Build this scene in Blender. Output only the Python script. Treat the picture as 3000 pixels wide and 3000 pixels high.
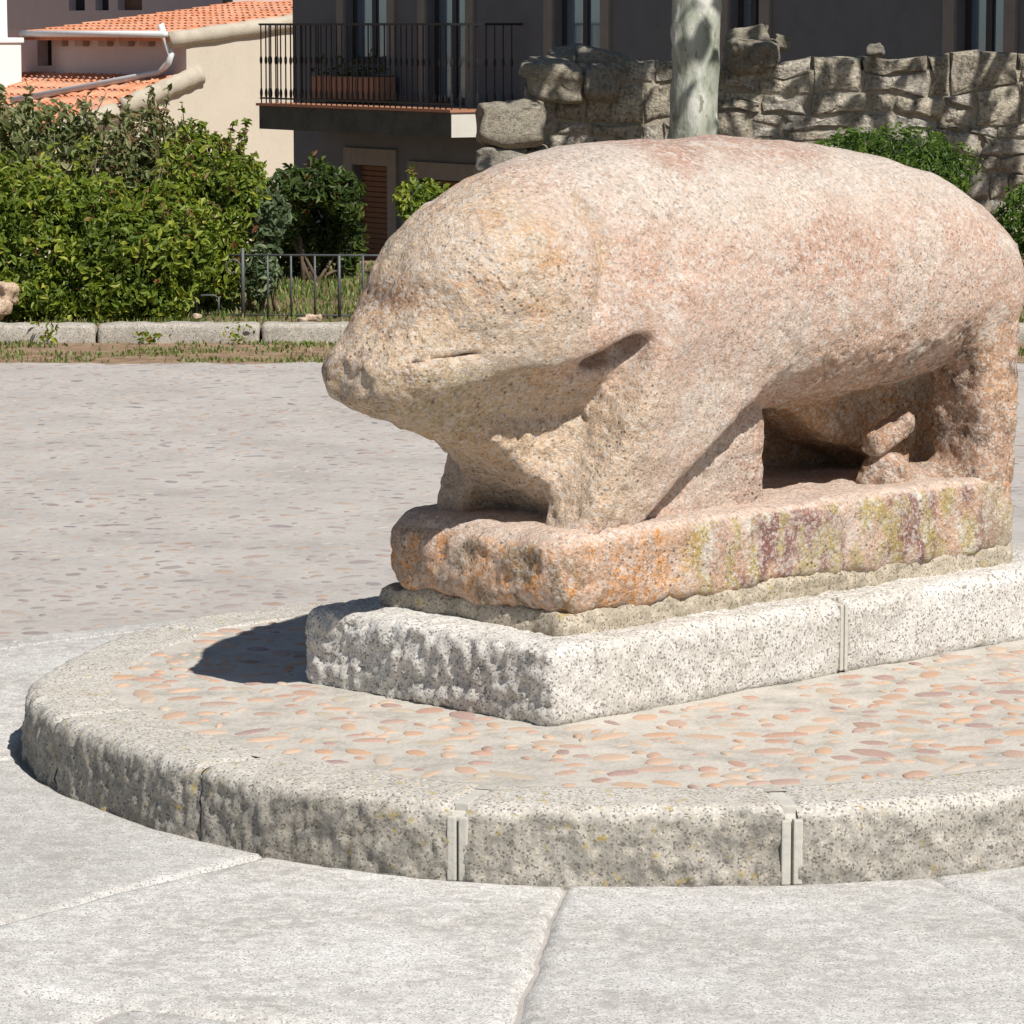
import bpy, bmesh, math, random
import numpy as np
from mathutils import Vector, Matrix

for o in list(bpy.data.objects):
    bpy.data.objects.remove(o)
scene = bpy.context.scene
COL = scene.collection

# ------------------------------------------------------------------ camera
F, YH, CAMH, IMG = 7000.0, 50.0, 1.6, 1932.0
PITCH = math.atan((IMG / 2 - YH) / F)
cam_data = bpy.data.cameras.new('camera')
cam_data.sensor_width = 36.0
cam_data.lens = 36.0 * F / IMG
cam_data.clip_start = 0.1
cam_data.clip_end = 3000.0
cam = bpy.data.objects.new('camera', cam_data)
COL.objects.link(cam)
cam.location = (0, 0, CAMH)
cam.rotation_euler = (math.pi / 2 - PITCH, 0, 0)
scene.camera = cam

# ------------------------------------------------------------------ sky, sun, exposure
SUN = Vector((0.56, -0.83, 0)).normalized()
ELEV = math.radians(51)
world = bpy.data.worlds.new('World')
scene.world = world
world.use_nodes = True
wn = world.node_tree
bg = wn.nodes['Background']
sky = wn.nodes.new('ShaderNodeTexSky')
sky.sky_type = 'NISHITA'
sky.sun_disc = False
sky.sun_elevation = ELEV
sky.sun_rotation = math.atan2(SUN.x, SUN.y)
sky.air_density = 1.0
sky.dust_density = 0.6
wn.links.new(sky.outputs[0], bg.inputs[0])
bg.inputs[1].default_value = 0.052
sun_data = bpy.data.lights.new('sun', 'SUN')
sun_data.energy = 5.0
sun_data.angle = math.radians(0.53)
sun_data.color = (1.0, 0.955, 0.89)
sun = bpy.data.objects.new('sun', sun_data)
COL.objects.link(sun)
to_sun = Vector((SUN.x * math.cos(ELEV), SUN.y * math.cos(ELEV), math.sin(ELEV)))
sun.rotation_euler = to_sun.to_track_quat('Z', 'Y').to_euler()
sun.location = (6, -8, 14)
scene.view_settings.view_transform = 'Standard'
scene.view_settings.look = 'None'
scene.view_settings.exposure = 0.18
scene.view_settings.gamma = 1.0
scene.view_settings.use_curve_mapping = False

# ------------------------------------------------------------------ helpers
CP, SP = math.cos(PITCH), math.sin(PITCH)
def ray(px, py):
    a = (px - IMG / 2) / F; b = -(py - IMG / 2) / F
    return Vector((a, CP + b * SP, -SP + b * CP))
def onz(px, py, z):                      # photograph point on a horizontal plane
    r = ray(px, py); t = (z - CAMH) / r.z
    return Vector((r.x * t, r.y * t, z))
def ony(px, py, Y):                      # photograph point at a given distance
    r = ray(px, py); t = Y / r.y
    return Vector((r.x * t, Y, CAMH + r.z * t))

def _hash(ix, iy, iz, seed):
    h = (ix.astype(np.int64) * 374761393 + iy.astype(np.int64) * 668265263 + iz.astype(np.int64) * 2147483647 + seed * 974634541) & 0xFFFFFFFF
    h = ((h ^ (h >> 13)) * 1274126177) & 0xFFFFFFFF
    h = ((h ^ (h >> 16)) * 2246822519) & 0xFFFFFFFF
    return ((h ^ (h >> 15)) & 0xFFFFFF).astype(np.float32) / float(0xFFFFFF)
NR = np.array([[0.36, 0.48, -0.8], [-0.8, 0.6, 0.0], [0.48, 0.64, 0.6]])
def vnoise(p, scale, seed=0):            # gradient noise on a turned lattice, about -1..1
    q = (np.asarray(p, np.float64) @ NR.T) * scale + 1000.37
    i = np.floor(q).astype(np.int64); f = q - i
    e = f * f * f * (f * (f * 6 - 15) + 10)
    out = 0
    for dx in (0, 1):
        wx = e[:, 0] if dx else 1 - e[:, 0]
        for dy in (0, 1):
            wy = e[:, 1] if dy else 1 - e[:, 1]
            for dz in (0, 1):
                wz = e[:, 2] if dz else 1 - e[:, 2]
                h = _hash(i[:, 0] + dx, i[:, 1] + dy, i[:, 2] + dz, seed); g = h * 4096.0; a = (g - np.floor(g)) * 6.2831853; z = h * 2 - 1; r = np.sqrt(1 - z * z)
                out = out + wx * wy * wz * (r * np.cos(a) * (f[:, 0] - dx) + r * np.sin(a) * (f[:, 1] - dy) + z * (f[:, 2] - dz))
    return np.clip(out * 1.9, -1, 1)
def fbm(p, scale, octv=3, seed=0, gain=0.5):
    s = 0; a = 1; t = 0
    for k in range(octv):
        s = s + a * vnoise(p, scale * 2.03 ** k, seed + k * 17); t += a; a *= gain
    return np.clip(s / t * 1.4, -1, 1)
def sstep(a, b, x):
    t = np.clip((x - a) / (b - a), 0, 1); return t * t * (3 - 2 * t)

def mesh_np(name, verts, faces_flat, nper, mats=(), smooth=True, attrs=None):
    me = bpy.data.meshes.new(name)
    verts = np.asarray(verts, np.float32); ff = np.asarray(faces_flat, np.int32).ravel()
    nf = len(ff) // nper
    me.vertices.add(len(verts)); me.vertices.foreach_set('co', verts.ravel())
    me.loops.add(len(ff)); me.loops.foreach_set('vertex_index', ff)
    me.polygons.add(nf)
    me.polygons.foreach_set('loop_start', np.arange(0, nf * nper, nper, dtype=np.int32))
    me.polygons.foreach_set('loop_total', np.full(nf, nper, np.int32))
    me.polygons.foreach_set('use_smooth', np.full(nf, smooth, bool))
    me.update(calc_edges=True); me.validate()
    for m in mats: me.materials.append(m)
    if attrs:
        for k, v in attrs.items():
            v = np.asarray(v, np.float32)
            if v.ndim == 1:
                a = me.attributes.new(k, 'FLOAT', 'POINT'); a.data.foreach_set('value', v)
            else:
                a = me.attributes.new(k, 'FLOAT_COLOR', 'POINT')
                a.data.foreach_set('color', np.concatenate([v, np.ones((len(v), 1), np.float32)], 1).ravel())
    return me
def link(name, data, parent=None, loc=None, rot=None):
    o = bpy.data.objects.new(name, data); COL.objects.link(o)
    if parent: o.parent = parent
    if loc is not None: o.location = loc
    if rot is not None: o.rotation_euler = rot
    return o
def tag(o, label=None, cat=None, group=None, kind=None):
    if label: o['label'] = label
    if cat: o['category'] = cat
    if group: o['group'] = group
    if kind: o['kind'] = kind
    return o
def thing(name, label, cat, loc=(0, 0, 0), rotz=0, group=None):
    return tag(link(name, None, None, loc, (0, 0, rotz)), label, cat, group)

class MB:                                # collects simple solids into ONE mesh
    def __init__(s): s.v = []; s.f = []
    def box(s, c, size, M=None):
        hx, hy, hz = size[0] / 2, size[1] / 2, size[2] / 2; n = len(s.v)
        for x in (-hx, hx):
            for y in (-hy, hy):
                for z in (-hz, hz):
                    p = Vector((x, y, z))
                    if M is not None: p = M @ p
                    s.v.append(tuple(Vector(c) + p))
        for f in ((0, 1, 3, 2), (4, 6, 7, 5), (0, 4, 5, 1), (2, 3, 7, 6), (0, 2, 6, 4), (1, 5, 7, 3)):
            s.f.append(tuple(n + i for i in f))
        return s
    def span(s, a, b):                   # box by two corners
        a = Vector(a); b = Vector(b)
        return s.box((a + b) / 2, [abs(q) for q in (b - a)])
    def tube(s, pts, rad, n=8, cap=True):
        pts = [Vector(p) for p in pts]; rad = rad if hasattr(rad, '__len__') else [rad] * len(pts)
        base = len(s.v); prev = None
        for i, p in enumerate(pts):
            d = (pts[min(i + 1, len(pts) - 1)] - pts[max(i - 1, 0)]).normalized()
            if prev is None:
                x = d.orthogonal().normalized()
            else:
                x = (prev - d * prev.dot(d)).normalized()
            prev = x; y = d.cross(x)
            for k in range(n):
                a = 2 * math.pi * k / n
                s.v.append(tuple(p + (x * math.cos(a) + y * math.sin(a)) * rad[i]))
        for i in range(len(pts) - 1):
            for k in range(n):
                a = base + i * n + k; b = base + i * n + (k + 1) % n
                s.f.append((a, b, b + n, a + n))
        if cap:
            s.f.append(tuple(base + k for k in range(n))[::-1])
            s.f.append(tuple(base + (len(pts) - 1) * n + k for k in range(n)))
        return s
    def quad(s, *ps):
        n = len(s.v); s.v += [tuple(p) for p in ps]; s.f.append(tuple(range(n, n + len(ps)))); return s
    def mesh(s, name, mat, smooth=False, bevel=0):
        me = bpy.data.meshes.new(name); me.from_pydata(s.v, [], s.f); me.update()
        bm = bmesh.new(); bm.from_mesh(me)
        if bevel: bmesh.ops.bevel(bm, geom=list(bm.edges), offset=bevel, segments=2, affect='EDGES', profile=0.6)
        bmesh.ops.recalc_face_normals(bm, faces=list(bm.faces))
        for f in bm.faces: f.smooth = smooth
        bm.to_mesh(me); bm.free()
        me.materials.append(mat); return me
    def build(s, name, mat, parent=None, smooth=False, bevel=0):
        return link(name, s.mesh(name, mat, smooth, bevel), parent)

def surface_nets(fn, lo, hi, h):
    lo = np.array(lo, float); n = np.ceil((np.array(hi) - lo) / h).astype(int) + 1
    ax = [lo[i] + h * np.arange(n[i]) for i in range(3)]
    g = fn(ax[0][:, None, None], ax[1][None, :, None], ax[2][None, None, :]).astype(np.float32)
    g = np.broadcast_to(g, tuple(n)).copy()
    ins = g < 0
    cnt = np.zeros(n - 1, np.int8)
    for dx in (0, 1):
        for dy in (0, 1):
            for dz in (0, 1):
                cnt += ins[dx:n[0] - 1 + dx, dy:n[1] - 1 + dy, dz:n[2] - 1 + dz]
    cells = np.argwhere((cnt > 0) & (cnt < 8))
    idx = -np.ones(n - 1, np.int64); idx[tuple(cells.T)] = np.arange(len(cells))
    acc = np.zeros((len(cells), 3)); num = np.zeros(len(cells))
    cor = [np.array((x, y, z)) for x in (0, 1) for y in (0, 1) for z in (0, 1)]
    for a in cor:
        for b in cor:
            if (b - a).sum() == 1 and (b >= a).all():
                ga = g[tuple((cells + a).T)]; gb = g[tuple((cells + b).T)]
                m = (ga < 0) != (gb < 0)
                t = np.where(m, ga / np.where(m, ga - gb, 1), 0)
                acc += m[:, None] * (a + t[:, None] * (b - a)); num += m
    V = lo + h * (cells + acc / num[:, None])
    quads = []
    for d in range(3):
        e = [0, 0, 0]; e[d] = 1; u, w = (d + 1) % 3, (d + 2) % 3
        sl0 = [slice(0, n[i] - 1) if i == d else slice(1, n[i] - 1) for i in range(3)]
        sl1 = [slice(1, n[i]) if i == d else slice(1, n[i] - 1) for i in range(3)]
        A = ins[tuple(sl0)]; B = ins[tuple(sl1)]
        c = np.argwhere(A != B)
        off = np.array([0 if i == d else 1 for i in range(3)]); cc = c + off
        eu = np.zeros(3, int); eu[u] = 1; ew = np.zeros(3, int); ew[w] = 1
        q = np.stack([idx[tuple((cc - eu - ew).T)], idx[tuple((cc - ew).T)], idx[tuple(cc.T)], idx[tuple((cc - eu).T)]], 1)
        flip = ~A[tuple(c.T)]
        q[flip] = q[flip][:, ::-1]
        quads.append(q)
    return V, np.concatenate(quads)
def vnormals(V, Q):
    a = V[Q[:, 2]] - V[Q[:, 0]]; b = V[Q[:, 3]] - V[Q[:, 1]]; fn = np.cross(a, b)
    N = np.zeros_like(V)
    for k in range(4): np.add.at(N, Q[:, k], fn)
    return N / np.maximum(np.linalg.norm(N, axis=1, keepdims=True), 1e-9)
def smooth_mesh(V, Q, it=2, lam=0.5):
    e = np.concatenate([Q[:, [0, 1]], Q[:, [1, 2]], Q[:, [2, 3]], Q[:, [3, 0]]])
    for _ in range(it):
        S = np.zeros_like(V); C = np.zeros(len(V))
        np.add.at(S, e[:, 0], V[e[:, 1]]); np.add.at(C, e[:, 0], 1)
        np.add.at(S, e[:, 1], V[e[:, 0]]); np.add.at(C, e[:, 1], 1)
        V = V + lam * (S / C[:, None] - V)
    return V
def smin(a, b, k):
    h = np.clip(0.5 + 0.5 * (b - a) / k, 0, 1); return b + (a - b) * h - k * h * (1 - h)
def smax(a, b, k): return -smin(-a, -b, k)
def sd_box(u, v, w, lo, hi, r):
    q = [np.abs(x - (a + b) / 2) - ((b - a) / 2 - r) for x, a, b in zip((u, v, w), lo, hi)]
    out = np.sqrt(np.maximum(q[0], 0) ** 2 + np.maximum(q[1], 0) ** 2 + np.maximum(q[2], 0) ** 2)
    return out + np.minimum(np.maximum(np.maximum(q[0], q[1]), q[2]), 0) - r
def sd_caps(u, v, w, a, b, ra, rb):
    a = np.array(a); b = np.array(b); ab = b - a; L = ab @ ab
    t = np.clip(((u - a[0]) * ab[0] + (v - a[1]) * ab[1] + (w - a[2]) * ab[2]) / L, 0, 1)
    return np.sqrt((u - a[0] - t * ab[0]) ** 2 + (v - a[1] - t * ab[1]) ** 2 + (w - a[2] - t * ab[2]) ** 2) - (ra + (rb - ra) * t)
def sd_ell(u, v, w, c, r):
    k = np.sqrt(((u - c[0]) / r[0]) ** 2 + ((v - c[1]) / r[1]) ** 2 + ((w - c[2]) / r[2]) ** 2)
    return (k - 1) * min(r)
def sd_poly(x, y, pts):                  # 2-D polygon distance
    x, y = np.broadcast_arrays(x, y)
    d = np.full(x.shape, 1e9); s = np.ones(x.shape); n = len(pts)
    for i in range(n):
        ax, ay = pts[i]; bx, by = pts[i - 1]
        ex, ey = bx - ax, by - ay; wx, wy = x - ax, y - ay
        t = np.clip((wx * ex + wy * ey) / (ex * ex + ey * ey), 0, 1)
        d = np.minimum(d, (wx - ex * t) ** 2 + (wy - ey * t) ** 2)
        c1 = y >= ay; c2 = y < by; c3 = ex * wy > ey * wx
        s = np.where((c1 & c2 & c3) | (~c1 & ~c2 & ~c3), -s, s)
    return s * np.sqrt(d)

# ------------------------------------------------------------------ material helper
class NT:
    def __init__(s, name):
        s.m = bpy.data.materials.new(name); s.m.use_nodes = True
        s.t = s.m.node_tree; s.b = s.t.nodes['Principled BSDF']; s.tc = s.t.nodes.new('ShaderNodeTexCoord')
        s.vec = s.tc.outputs['Object']
    def n(s, typ, **kw):
        nd = s.t.nodes.new(typ)
        for k, v in kw.items(): setattr(nd, k, v)
        return nd
    def put(s, sock, val):
        if val is None: return
        if isinstance(val, bpy.types.NodeSocket): s.t.links.new(val, sock)
        else:
            if hasattr(sock.default_value, '__len__') and not hasattr(val, '__len__'): val = [val] * len(sock.default_value)
            if hasattr(val, '__len__') and len(val) == 3 and len(sock.default_value) == 4: val = (*val, 1)
            sock.default_value = val
    def noise(s, scale, detail=4, rough=0.55, vec=None, dist=0, col=False):
        nd = s.n('ShaderNodeTexNoise'); s.put(nd.inputs['Vector'], vec or s.vec)
        nd.inputs['Scale'].default_value = scale; nd.inputs['Detail'].default_value = detail
        nd.inputs['Roughness'].default_value = rough; nd.inputs['Distortion'].default_value = dist
        return nd.outputs['Color' if col else 'Fac']
    def vor(s, scale, feat='F1', rnd=1, vec=None, out='Distance'):
        nd = s.n('ShaderNodeTexVoronoi', feature=feat); s.put(nd.inputs['Vector'], vec or s.vec)
        nd.inputs['Scale'].default_value = scale; nd.inputs['Randomness'].default_value = rnd
        return nd.outputs[out]
    def ramp(s, fac, stops, interp='LINEAR'):
        nd = s.n('ShaderNodeValToRGB'); cr = nd.color_ramp; cr.interpolation = interp
        while len(cr.elements) < len(stops): cr.elements.new(0.5)
        for e, (p, c) in zip(cr.elements, stops):
            e.position = p; e.color = (c, c, c, 1) if not hasattr(c, '__len__') else (*c[:3], 1)
        s.put(nd.inputs[0], fac); return nd.outputs[0]
    def mix(s, fac, a, b, mode='MIX'):
        nd = s.n('ShaderNodeMix', data_type='RGBA', blend_type=mode)
        s.put(nd.inputs[0], fac); s.put(nd.inputs[6], a); s.put(nd.inputs[7], b); return nd.outputs[2]
    def math(s, op, a, b=0.0, clamp=False):
        nd = s.n('ShaderNodeMath', operation=op, use_clamp=clamp)
        s.put(nd.inputs[0], a); s.put(nd.inputs[1], b); return nd.outputs[0]
    def mapv(s, scale=(1, 1, 1), rot=(0, 0, 0), loc=(0, 0, 0), vec=None):
        nd = s.n('ShaderNodeMapping'); s.put(nd.inputs[0], vec or s.vec)
        nd.inputs['Scale'].default_value = scale; nd.inputs['Rotation'].default_value = rot; nd.inputs['Location'].default_value = loc
        return nd.outputs[0]
    def attr(s, name, out='Fac'):
        nd = s.n('ShaderNodeAttribute', attribute_name=name); return nd.outputs[out]
    def rnd(s): return s.n('ShaderNodeObjectInfo').outputs['Random']
    def bump(s, h, strength, dist, normal=None):
        nd = s.n('ShaderNodeBump'); s.put(nd.inputs['Height'], h)
        nd.inputs['Strength'].default_value = strength; nd.inputs['Distance'].default_value = dist
        if normal is not None: s.put(nd.inputs['Normal'], normal)
        return nd.outputs[0]
    def done(s, col, rough=0.85, normal=None, spec=0.25, metal=0.0):
        s.put(s.b.inputs['Base Color'], col); s.put(s.b.inputs['Roughness'], rough)
        s.b.inputs['Specular IOR Level'].default_value = spec; s.b.inputs['Metallic'].default_value = metal
        if normal is not None: s.put(s.b.inputs['Normal'], normal)
        return s.m

def plain(name, col, rough=0.7, var=0.12, scale=8, bump=0.0, spec=0.3, metal=0.0):
    k = NT(name); a = k.noise(scale, 5, 0.6); b = k.noise(scale * 9, 3, 0.6)
    f = k.math('ADD', k.math('MULTIPLY', a, 0.65), k.math('MULTIPLY', b, 0.35))
    c = k.ramp(f, [(0.25, [x * (1 - var * 1.6) for x in col]), (0.5, col), (0.78, [min(1, x * (1 + var)) for x in col])])
    nm = k.bump(b, 0.5, bump) if bump else None
    return k.done(c, rough, nm, spec, metal)

def m_granite(name, light, mid, dark, dirt=None, dirt_amt=0.0, lichen=0.0, bump=0.5, patch=1.5, objrand=0.0, grime=None, gs=1.0):
    """grey granite: crystals, big stains, optional soot and yellow lichen"""
    k = NT(name)
    vec = k.vec
    if objrand:
        r = k.rnd(); add = k.n('ShaderNodeVectorMath', operation='ADD'); k.put(add.inputs[0], vec)
        cmb = k.n('ShaderNodeCombineXYZ'); k.put(cmb.inputs[0], k.math('MULTIPLY', r, 37)); k.put(cmb.inputs[1], k.math('MULTIPLY', r, 91)); k.put(add.inputs[1], cmb.outputs[0])
        vec = add.outputs[0]
    fine = k.noise(190 * gs, 4, 0.75, vec); cr = k.vor(240 * gs, vec=vec, out='Color'); big = k.noise(patch, 6, 0.62, vec); med = k.noise(14, 5, 0.65, vec)
    c = k.ramp(fine, [(0.30, dark), (0.44, mid), (0.62, light)])
    cry = k.n('ShaderNodeSeparateColor'); k.put(cry.inputs[0], cr)
    c = k.mix(k.ramp(cry.outputs[0], [(0.80, 0.0), (0.86, 0.75)]), c, [x * 0.45 for x in dark])
    c = k.mix(k.ramp(cry.outputs[1], [(0.74, 0.0), (0.84, 0.6)]), c, [min(1, x * 1.25) for x in light])
    st = k.math('ADD', k.math('MULTIPLY', big, 0.6), k.math('MULTIPLY', med, 0.4))
    c = k.mix(k.ramp(st, [(0.38, 0.0), (0.62, 0.55)]), c, k.mix(1.0, c, (0.74, 0.70, 0.64), 'MULTIPLY'))
    if objrand:
        c = k.mix(1.0, c, k.ramp(k.rnd(), [(0, 1 - objrand), (1, 1.0)]), 'MULTIPLY')
    if dirt:
        d = k.noise(26, 6, 0.72, vec); dm = k.math('MULTIPLY', k.ramp(d, [(0.42, 0.0), (0.60, 1.0)]), k.ramp(big, [(0.30, 0.25), (0.62, 1.0)]))
        if grime:
            dm = k.math('MULTIPLY', dm, k.attr(grime)); c = k.mix(k.math('MULTIPLY', k.attr(grime), 0.62), c, k.mix(1.0, c, (0.60, 0.575, 0.53), 'MULTIPLY'))
        c = k.mix(k.math('MULTIPLY', dm, dirt_amt), c, dirt)
    if lichen:
        l1 = k.noise(42, 3, 0.6, k.mapv(loc=(3, 7, 1), vec=vec)); l2 = k.noise(5, 3, 0.6, k.mapv(loc=(9, 2, 5), vec=vec))
        lm = k.math('MULTIPLY', k.ramp(l1, [(0.60, 0.0), (0.66, 1.0)]), k.ramp(l2, [(0.52 - 0.1 * lichen, 0.0), (0.62, 1.0)]))
        c = k.mix(k.math('MULTIPLY', lm, 0.75), c, (0.42, 0.31, 0.055))
    hgt = k.math('ADD', k.math('MULTIPLY', k.noise(60, 6, 0.7, vec), 0.7), k.math('MULTIPLY', fine, 0.3))
    return k.done(c, 0.88, k.bump(hgt, bump, 0.006), 0.2)

def m_statue(name):
    """weathered pink granite; the vertex colour carries the stone's own zones and lichen"""
    k = NT(name)
    base = k.attr('zone', 'Color'); rough = k.attr('rough')
    fine = k.noise(130, 4, 0.75); cr = k.vor(105, out='Color'); cr2 = k.vor(210, out='Color'); med = k.noise(24, 5, 0.7); big = k.noise(5.0, 5, 0.65)
    sep = k.n('ShaderNodeSeparateColor'); k.put(sep.inputs[0], cr); sp2 = k.n('ShaderNodeSeparateColor'); k.put(sp2.inputs[0], cr2)
    c = k.mix(1.0, base, k.ramp(fine, [(0.28, (0.60, 0.56, 0.52)), (0.46, (1.0, 0.98, 0.96)), (0.68, (1.30, 1.27, 1.25))]), 'MULTIPLY')
    c = k.mix(k.ramp(sep.outputs[0], [(0.70, 0.0), (0.80, 0.50)]), c, (0.70, 0.66, 0.61))
    c = k.mix(k.ramp(sep.outputs[1], [(0.84, 0.0), (0.92, 0.40)]), c, (0.30, 0.23, 0.19))
    c = k.mix(k.ramp(sep.outputs[2], [(0.78, 0.0), (0.88, 0.38)]), c, (0.60, 0.42, 0.30))
    c = k.mix(k.ramp(sp2.outputs[0], [(0.86, 0.0), (0.93, 0.50)]), c, (0.20, 0.165, 0.145))
    c = k.mix(k.ramp(sp2.outputs[1], [(0.72, 0.0), (0.84, 0.40)]), c, (0.74, 0.69, 0.63))
    c = k.mix(k.ramp(med, [(0.36, 0.55), (0.56, 0.0)]), c, k.mix(1.0, c, (0.80, 0.75, 0.70), 'MULTIPLY'))
    c = k.mix(k.ramp(big, [(0.48, 0.0), (0.66, 0.30)]), c, (0.60, 0.51, 0.44))
    # pits: dark grime lodged in small holes
    pit = k.vor(62, rnd=1.0, vec=k.mapv(loc=(5, 1, 2))); pm = k.noise(7, 3, 0.6, k.mapv(loc=(2, 8, 4)))
    pmask = k.math('MULTIPLY', k.ramp(pit, [(0.10, 1.0), (0.27, 0.0)]), k.math('MULTIPLY', k.ramp(pm, [(0.42, 0.12), (0.60, 0.9)]), k.math('ADD', rough, 0.10, True)))
    c = k.mix(k.math('MULTIPLY', pmask, 0.8), c, (0.085, 0.062, 0.05))
    h1 = k.noise(105, 5, 0.75); h2 = k.noise(38, 5, 0.7)
    h = k.math('ADD', k.math('MULTIPLY', h1, 0.65), k.math('MULTIPLY', k.math('MULTIPLY', h2, rough), 1.5))
    h = k.math('SUBTRACT', h, k.math('MULTIPLY', pmask, 0.45))
    return k.done(c, 0.92, k.bump(h, 0.95, 0.011), 0.12)

def m_leaf(name, dark, mid, light, young=(0.20, 0.07, 0.03), trans=0.35):
    k = NT(name)
    t = k.attr('tint'); y = k.attr('young')
    c = k.ramp(t, [(0.0, dark), (0.55, mid), (1.0, light)])
    c = k.mix(y, c, young)
    k.put(k.b.inputs['Base Color'], c); k.b.inputs['Roughness'].default_value = 0.52
    k.b.inputs['Specular IOR Level'].default_value = 0.45
    tr = k.n('ShaderNodeBsdfTranslucent'); k.put(tr.inputs[0], k.mix(1.0, c, (1.1, 1.25, 0.55), 'MULTIPLY'))
    mx = k.n('ShaderNodeMixShader'); mx.inputs[0].default_value = trans
    k.t.links.new(k.b.outputs[0], mx.inputs[1]); k.t.links.new(tr.outputs[0], mx.inputs[2])
    k.t.links.new(mx.outputs[0], k.t.nodes['Material Output'].inputs[0])
    return k.m

M = {}
M['statue'] = m_statue('weathered_pink_granite')
M['plinth'] = m_granite('plinth_granite', (0.74, 0.72, 0.68), (0.60, 0.58, 0.55), (0.30, 0.29, 0.28), dirt=(0.22, 0.20, 0.17), dirt_amt=0.35, bump=0.45)
M['kerb'] = m_granite('kerb_granite', (0.66, 0.63, 0.58), (0.55, 0.52, 0.47), (0.34, 0.32, 0.29), dirt=(0.15, 0.147, 0.135), dirt_amt=0.8, lichen=0.7, bump=0.8, objrand=0.08, grime='grime')
M['slab'] = m_granite('paving_granite', (0.73, 0.715, 0.685), (0.62, 0.605, 0.58), (0.40, 0.395, 0.385), dirt=(0.33, 0.32, 0.30), dirt_amt=0.8, bump=0.35, patch=3.4, objrand=0.20, gs=1.35)
M['mortar'] = plain('lime_mortar', (0.475, 0.445, 0.395), 0.95, 0.30, 11, 0.007, 0.1)
M['joint'] = plain('joint_mortar', (0.50, 0.48, 0.43), 0.95, 0.14, 9, 0.003, 0.1)
M['bed'] = m_granite('bed_mortar', (0.60, 0.53, 0.43), (0.50, 0.44, 0.35), (0.30, 0.26, 0.20), dirt=(0.20, 0.18, 0.13), dirt_amt=0.55, lichen=0.3, bump=0.9)

# ================================================================== THE STATUE
S2 = math.sqrt(0.5)
ORI = Vector((-0.106, 7.995, 0.53))      # front middle of the statue's own slab, top face
ROT = math.radians(45)                   # local +x runs from head to tail, +y is the far side
# local: x = u, y = -v (v points to the viewer's right), z = w

PROF = np.array([
    #  u      top    bot    W      wc     q
    [-0.330, 0.365, 0.285, 0.065, 0.325, 2.2],
    [-0.312, 0.395, 0.268, 0.100, 0.335, 2.1],
    [-0.27, 0.455, 0.252, 0.128, 0.350, 1.9],
    [-0.22, 0.525, 0.232, 0.155, 0.370, 1.8],
    [-0.14, 0.620, 0.205, 0.188, 0.395, 1.7],
    [-0.04, 0.695, 0.175, 0.222, 0.410, 1.7],
    [0.08, 0.752, 0.150, 0.255, 0.420, 1.7],
    [0.20, 0.785, 0.150, 0.285, 0.430, 1.8],
    [0.35, 0.808, 0.180, 0.315, 0.440, 2.0],
    [0.55, 0.820, 0.195, 0.335, 0.450, 2.3],
    [0.80, 0.820, 0.190, 0.345, 0.450, 2.5],
    [1.05, 0.808, 0.200, 0.347, 0.455, 2.5],
    [1.28, 0.782, 0.220, 0.342, 0.460, 2.4],
    [1.45, 0.740, 0.240, 0.328, 0.460, 2.2],
    [1.58, 0.675, 0.260, 0.300, 0.455, 2.1],
    [1.66, 0.610, 0.290, 0.250, 0.445, 2.0],
    [1.705, 0.54, 0.330, 0.185, 0.43, 2.0],
    [1.735, 0.47, 0.370, 0.08, 0.42, 2.0]])
def prof(u, k): return np.interp(u, PROF[:, 0], PROF[:, k])
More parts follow.
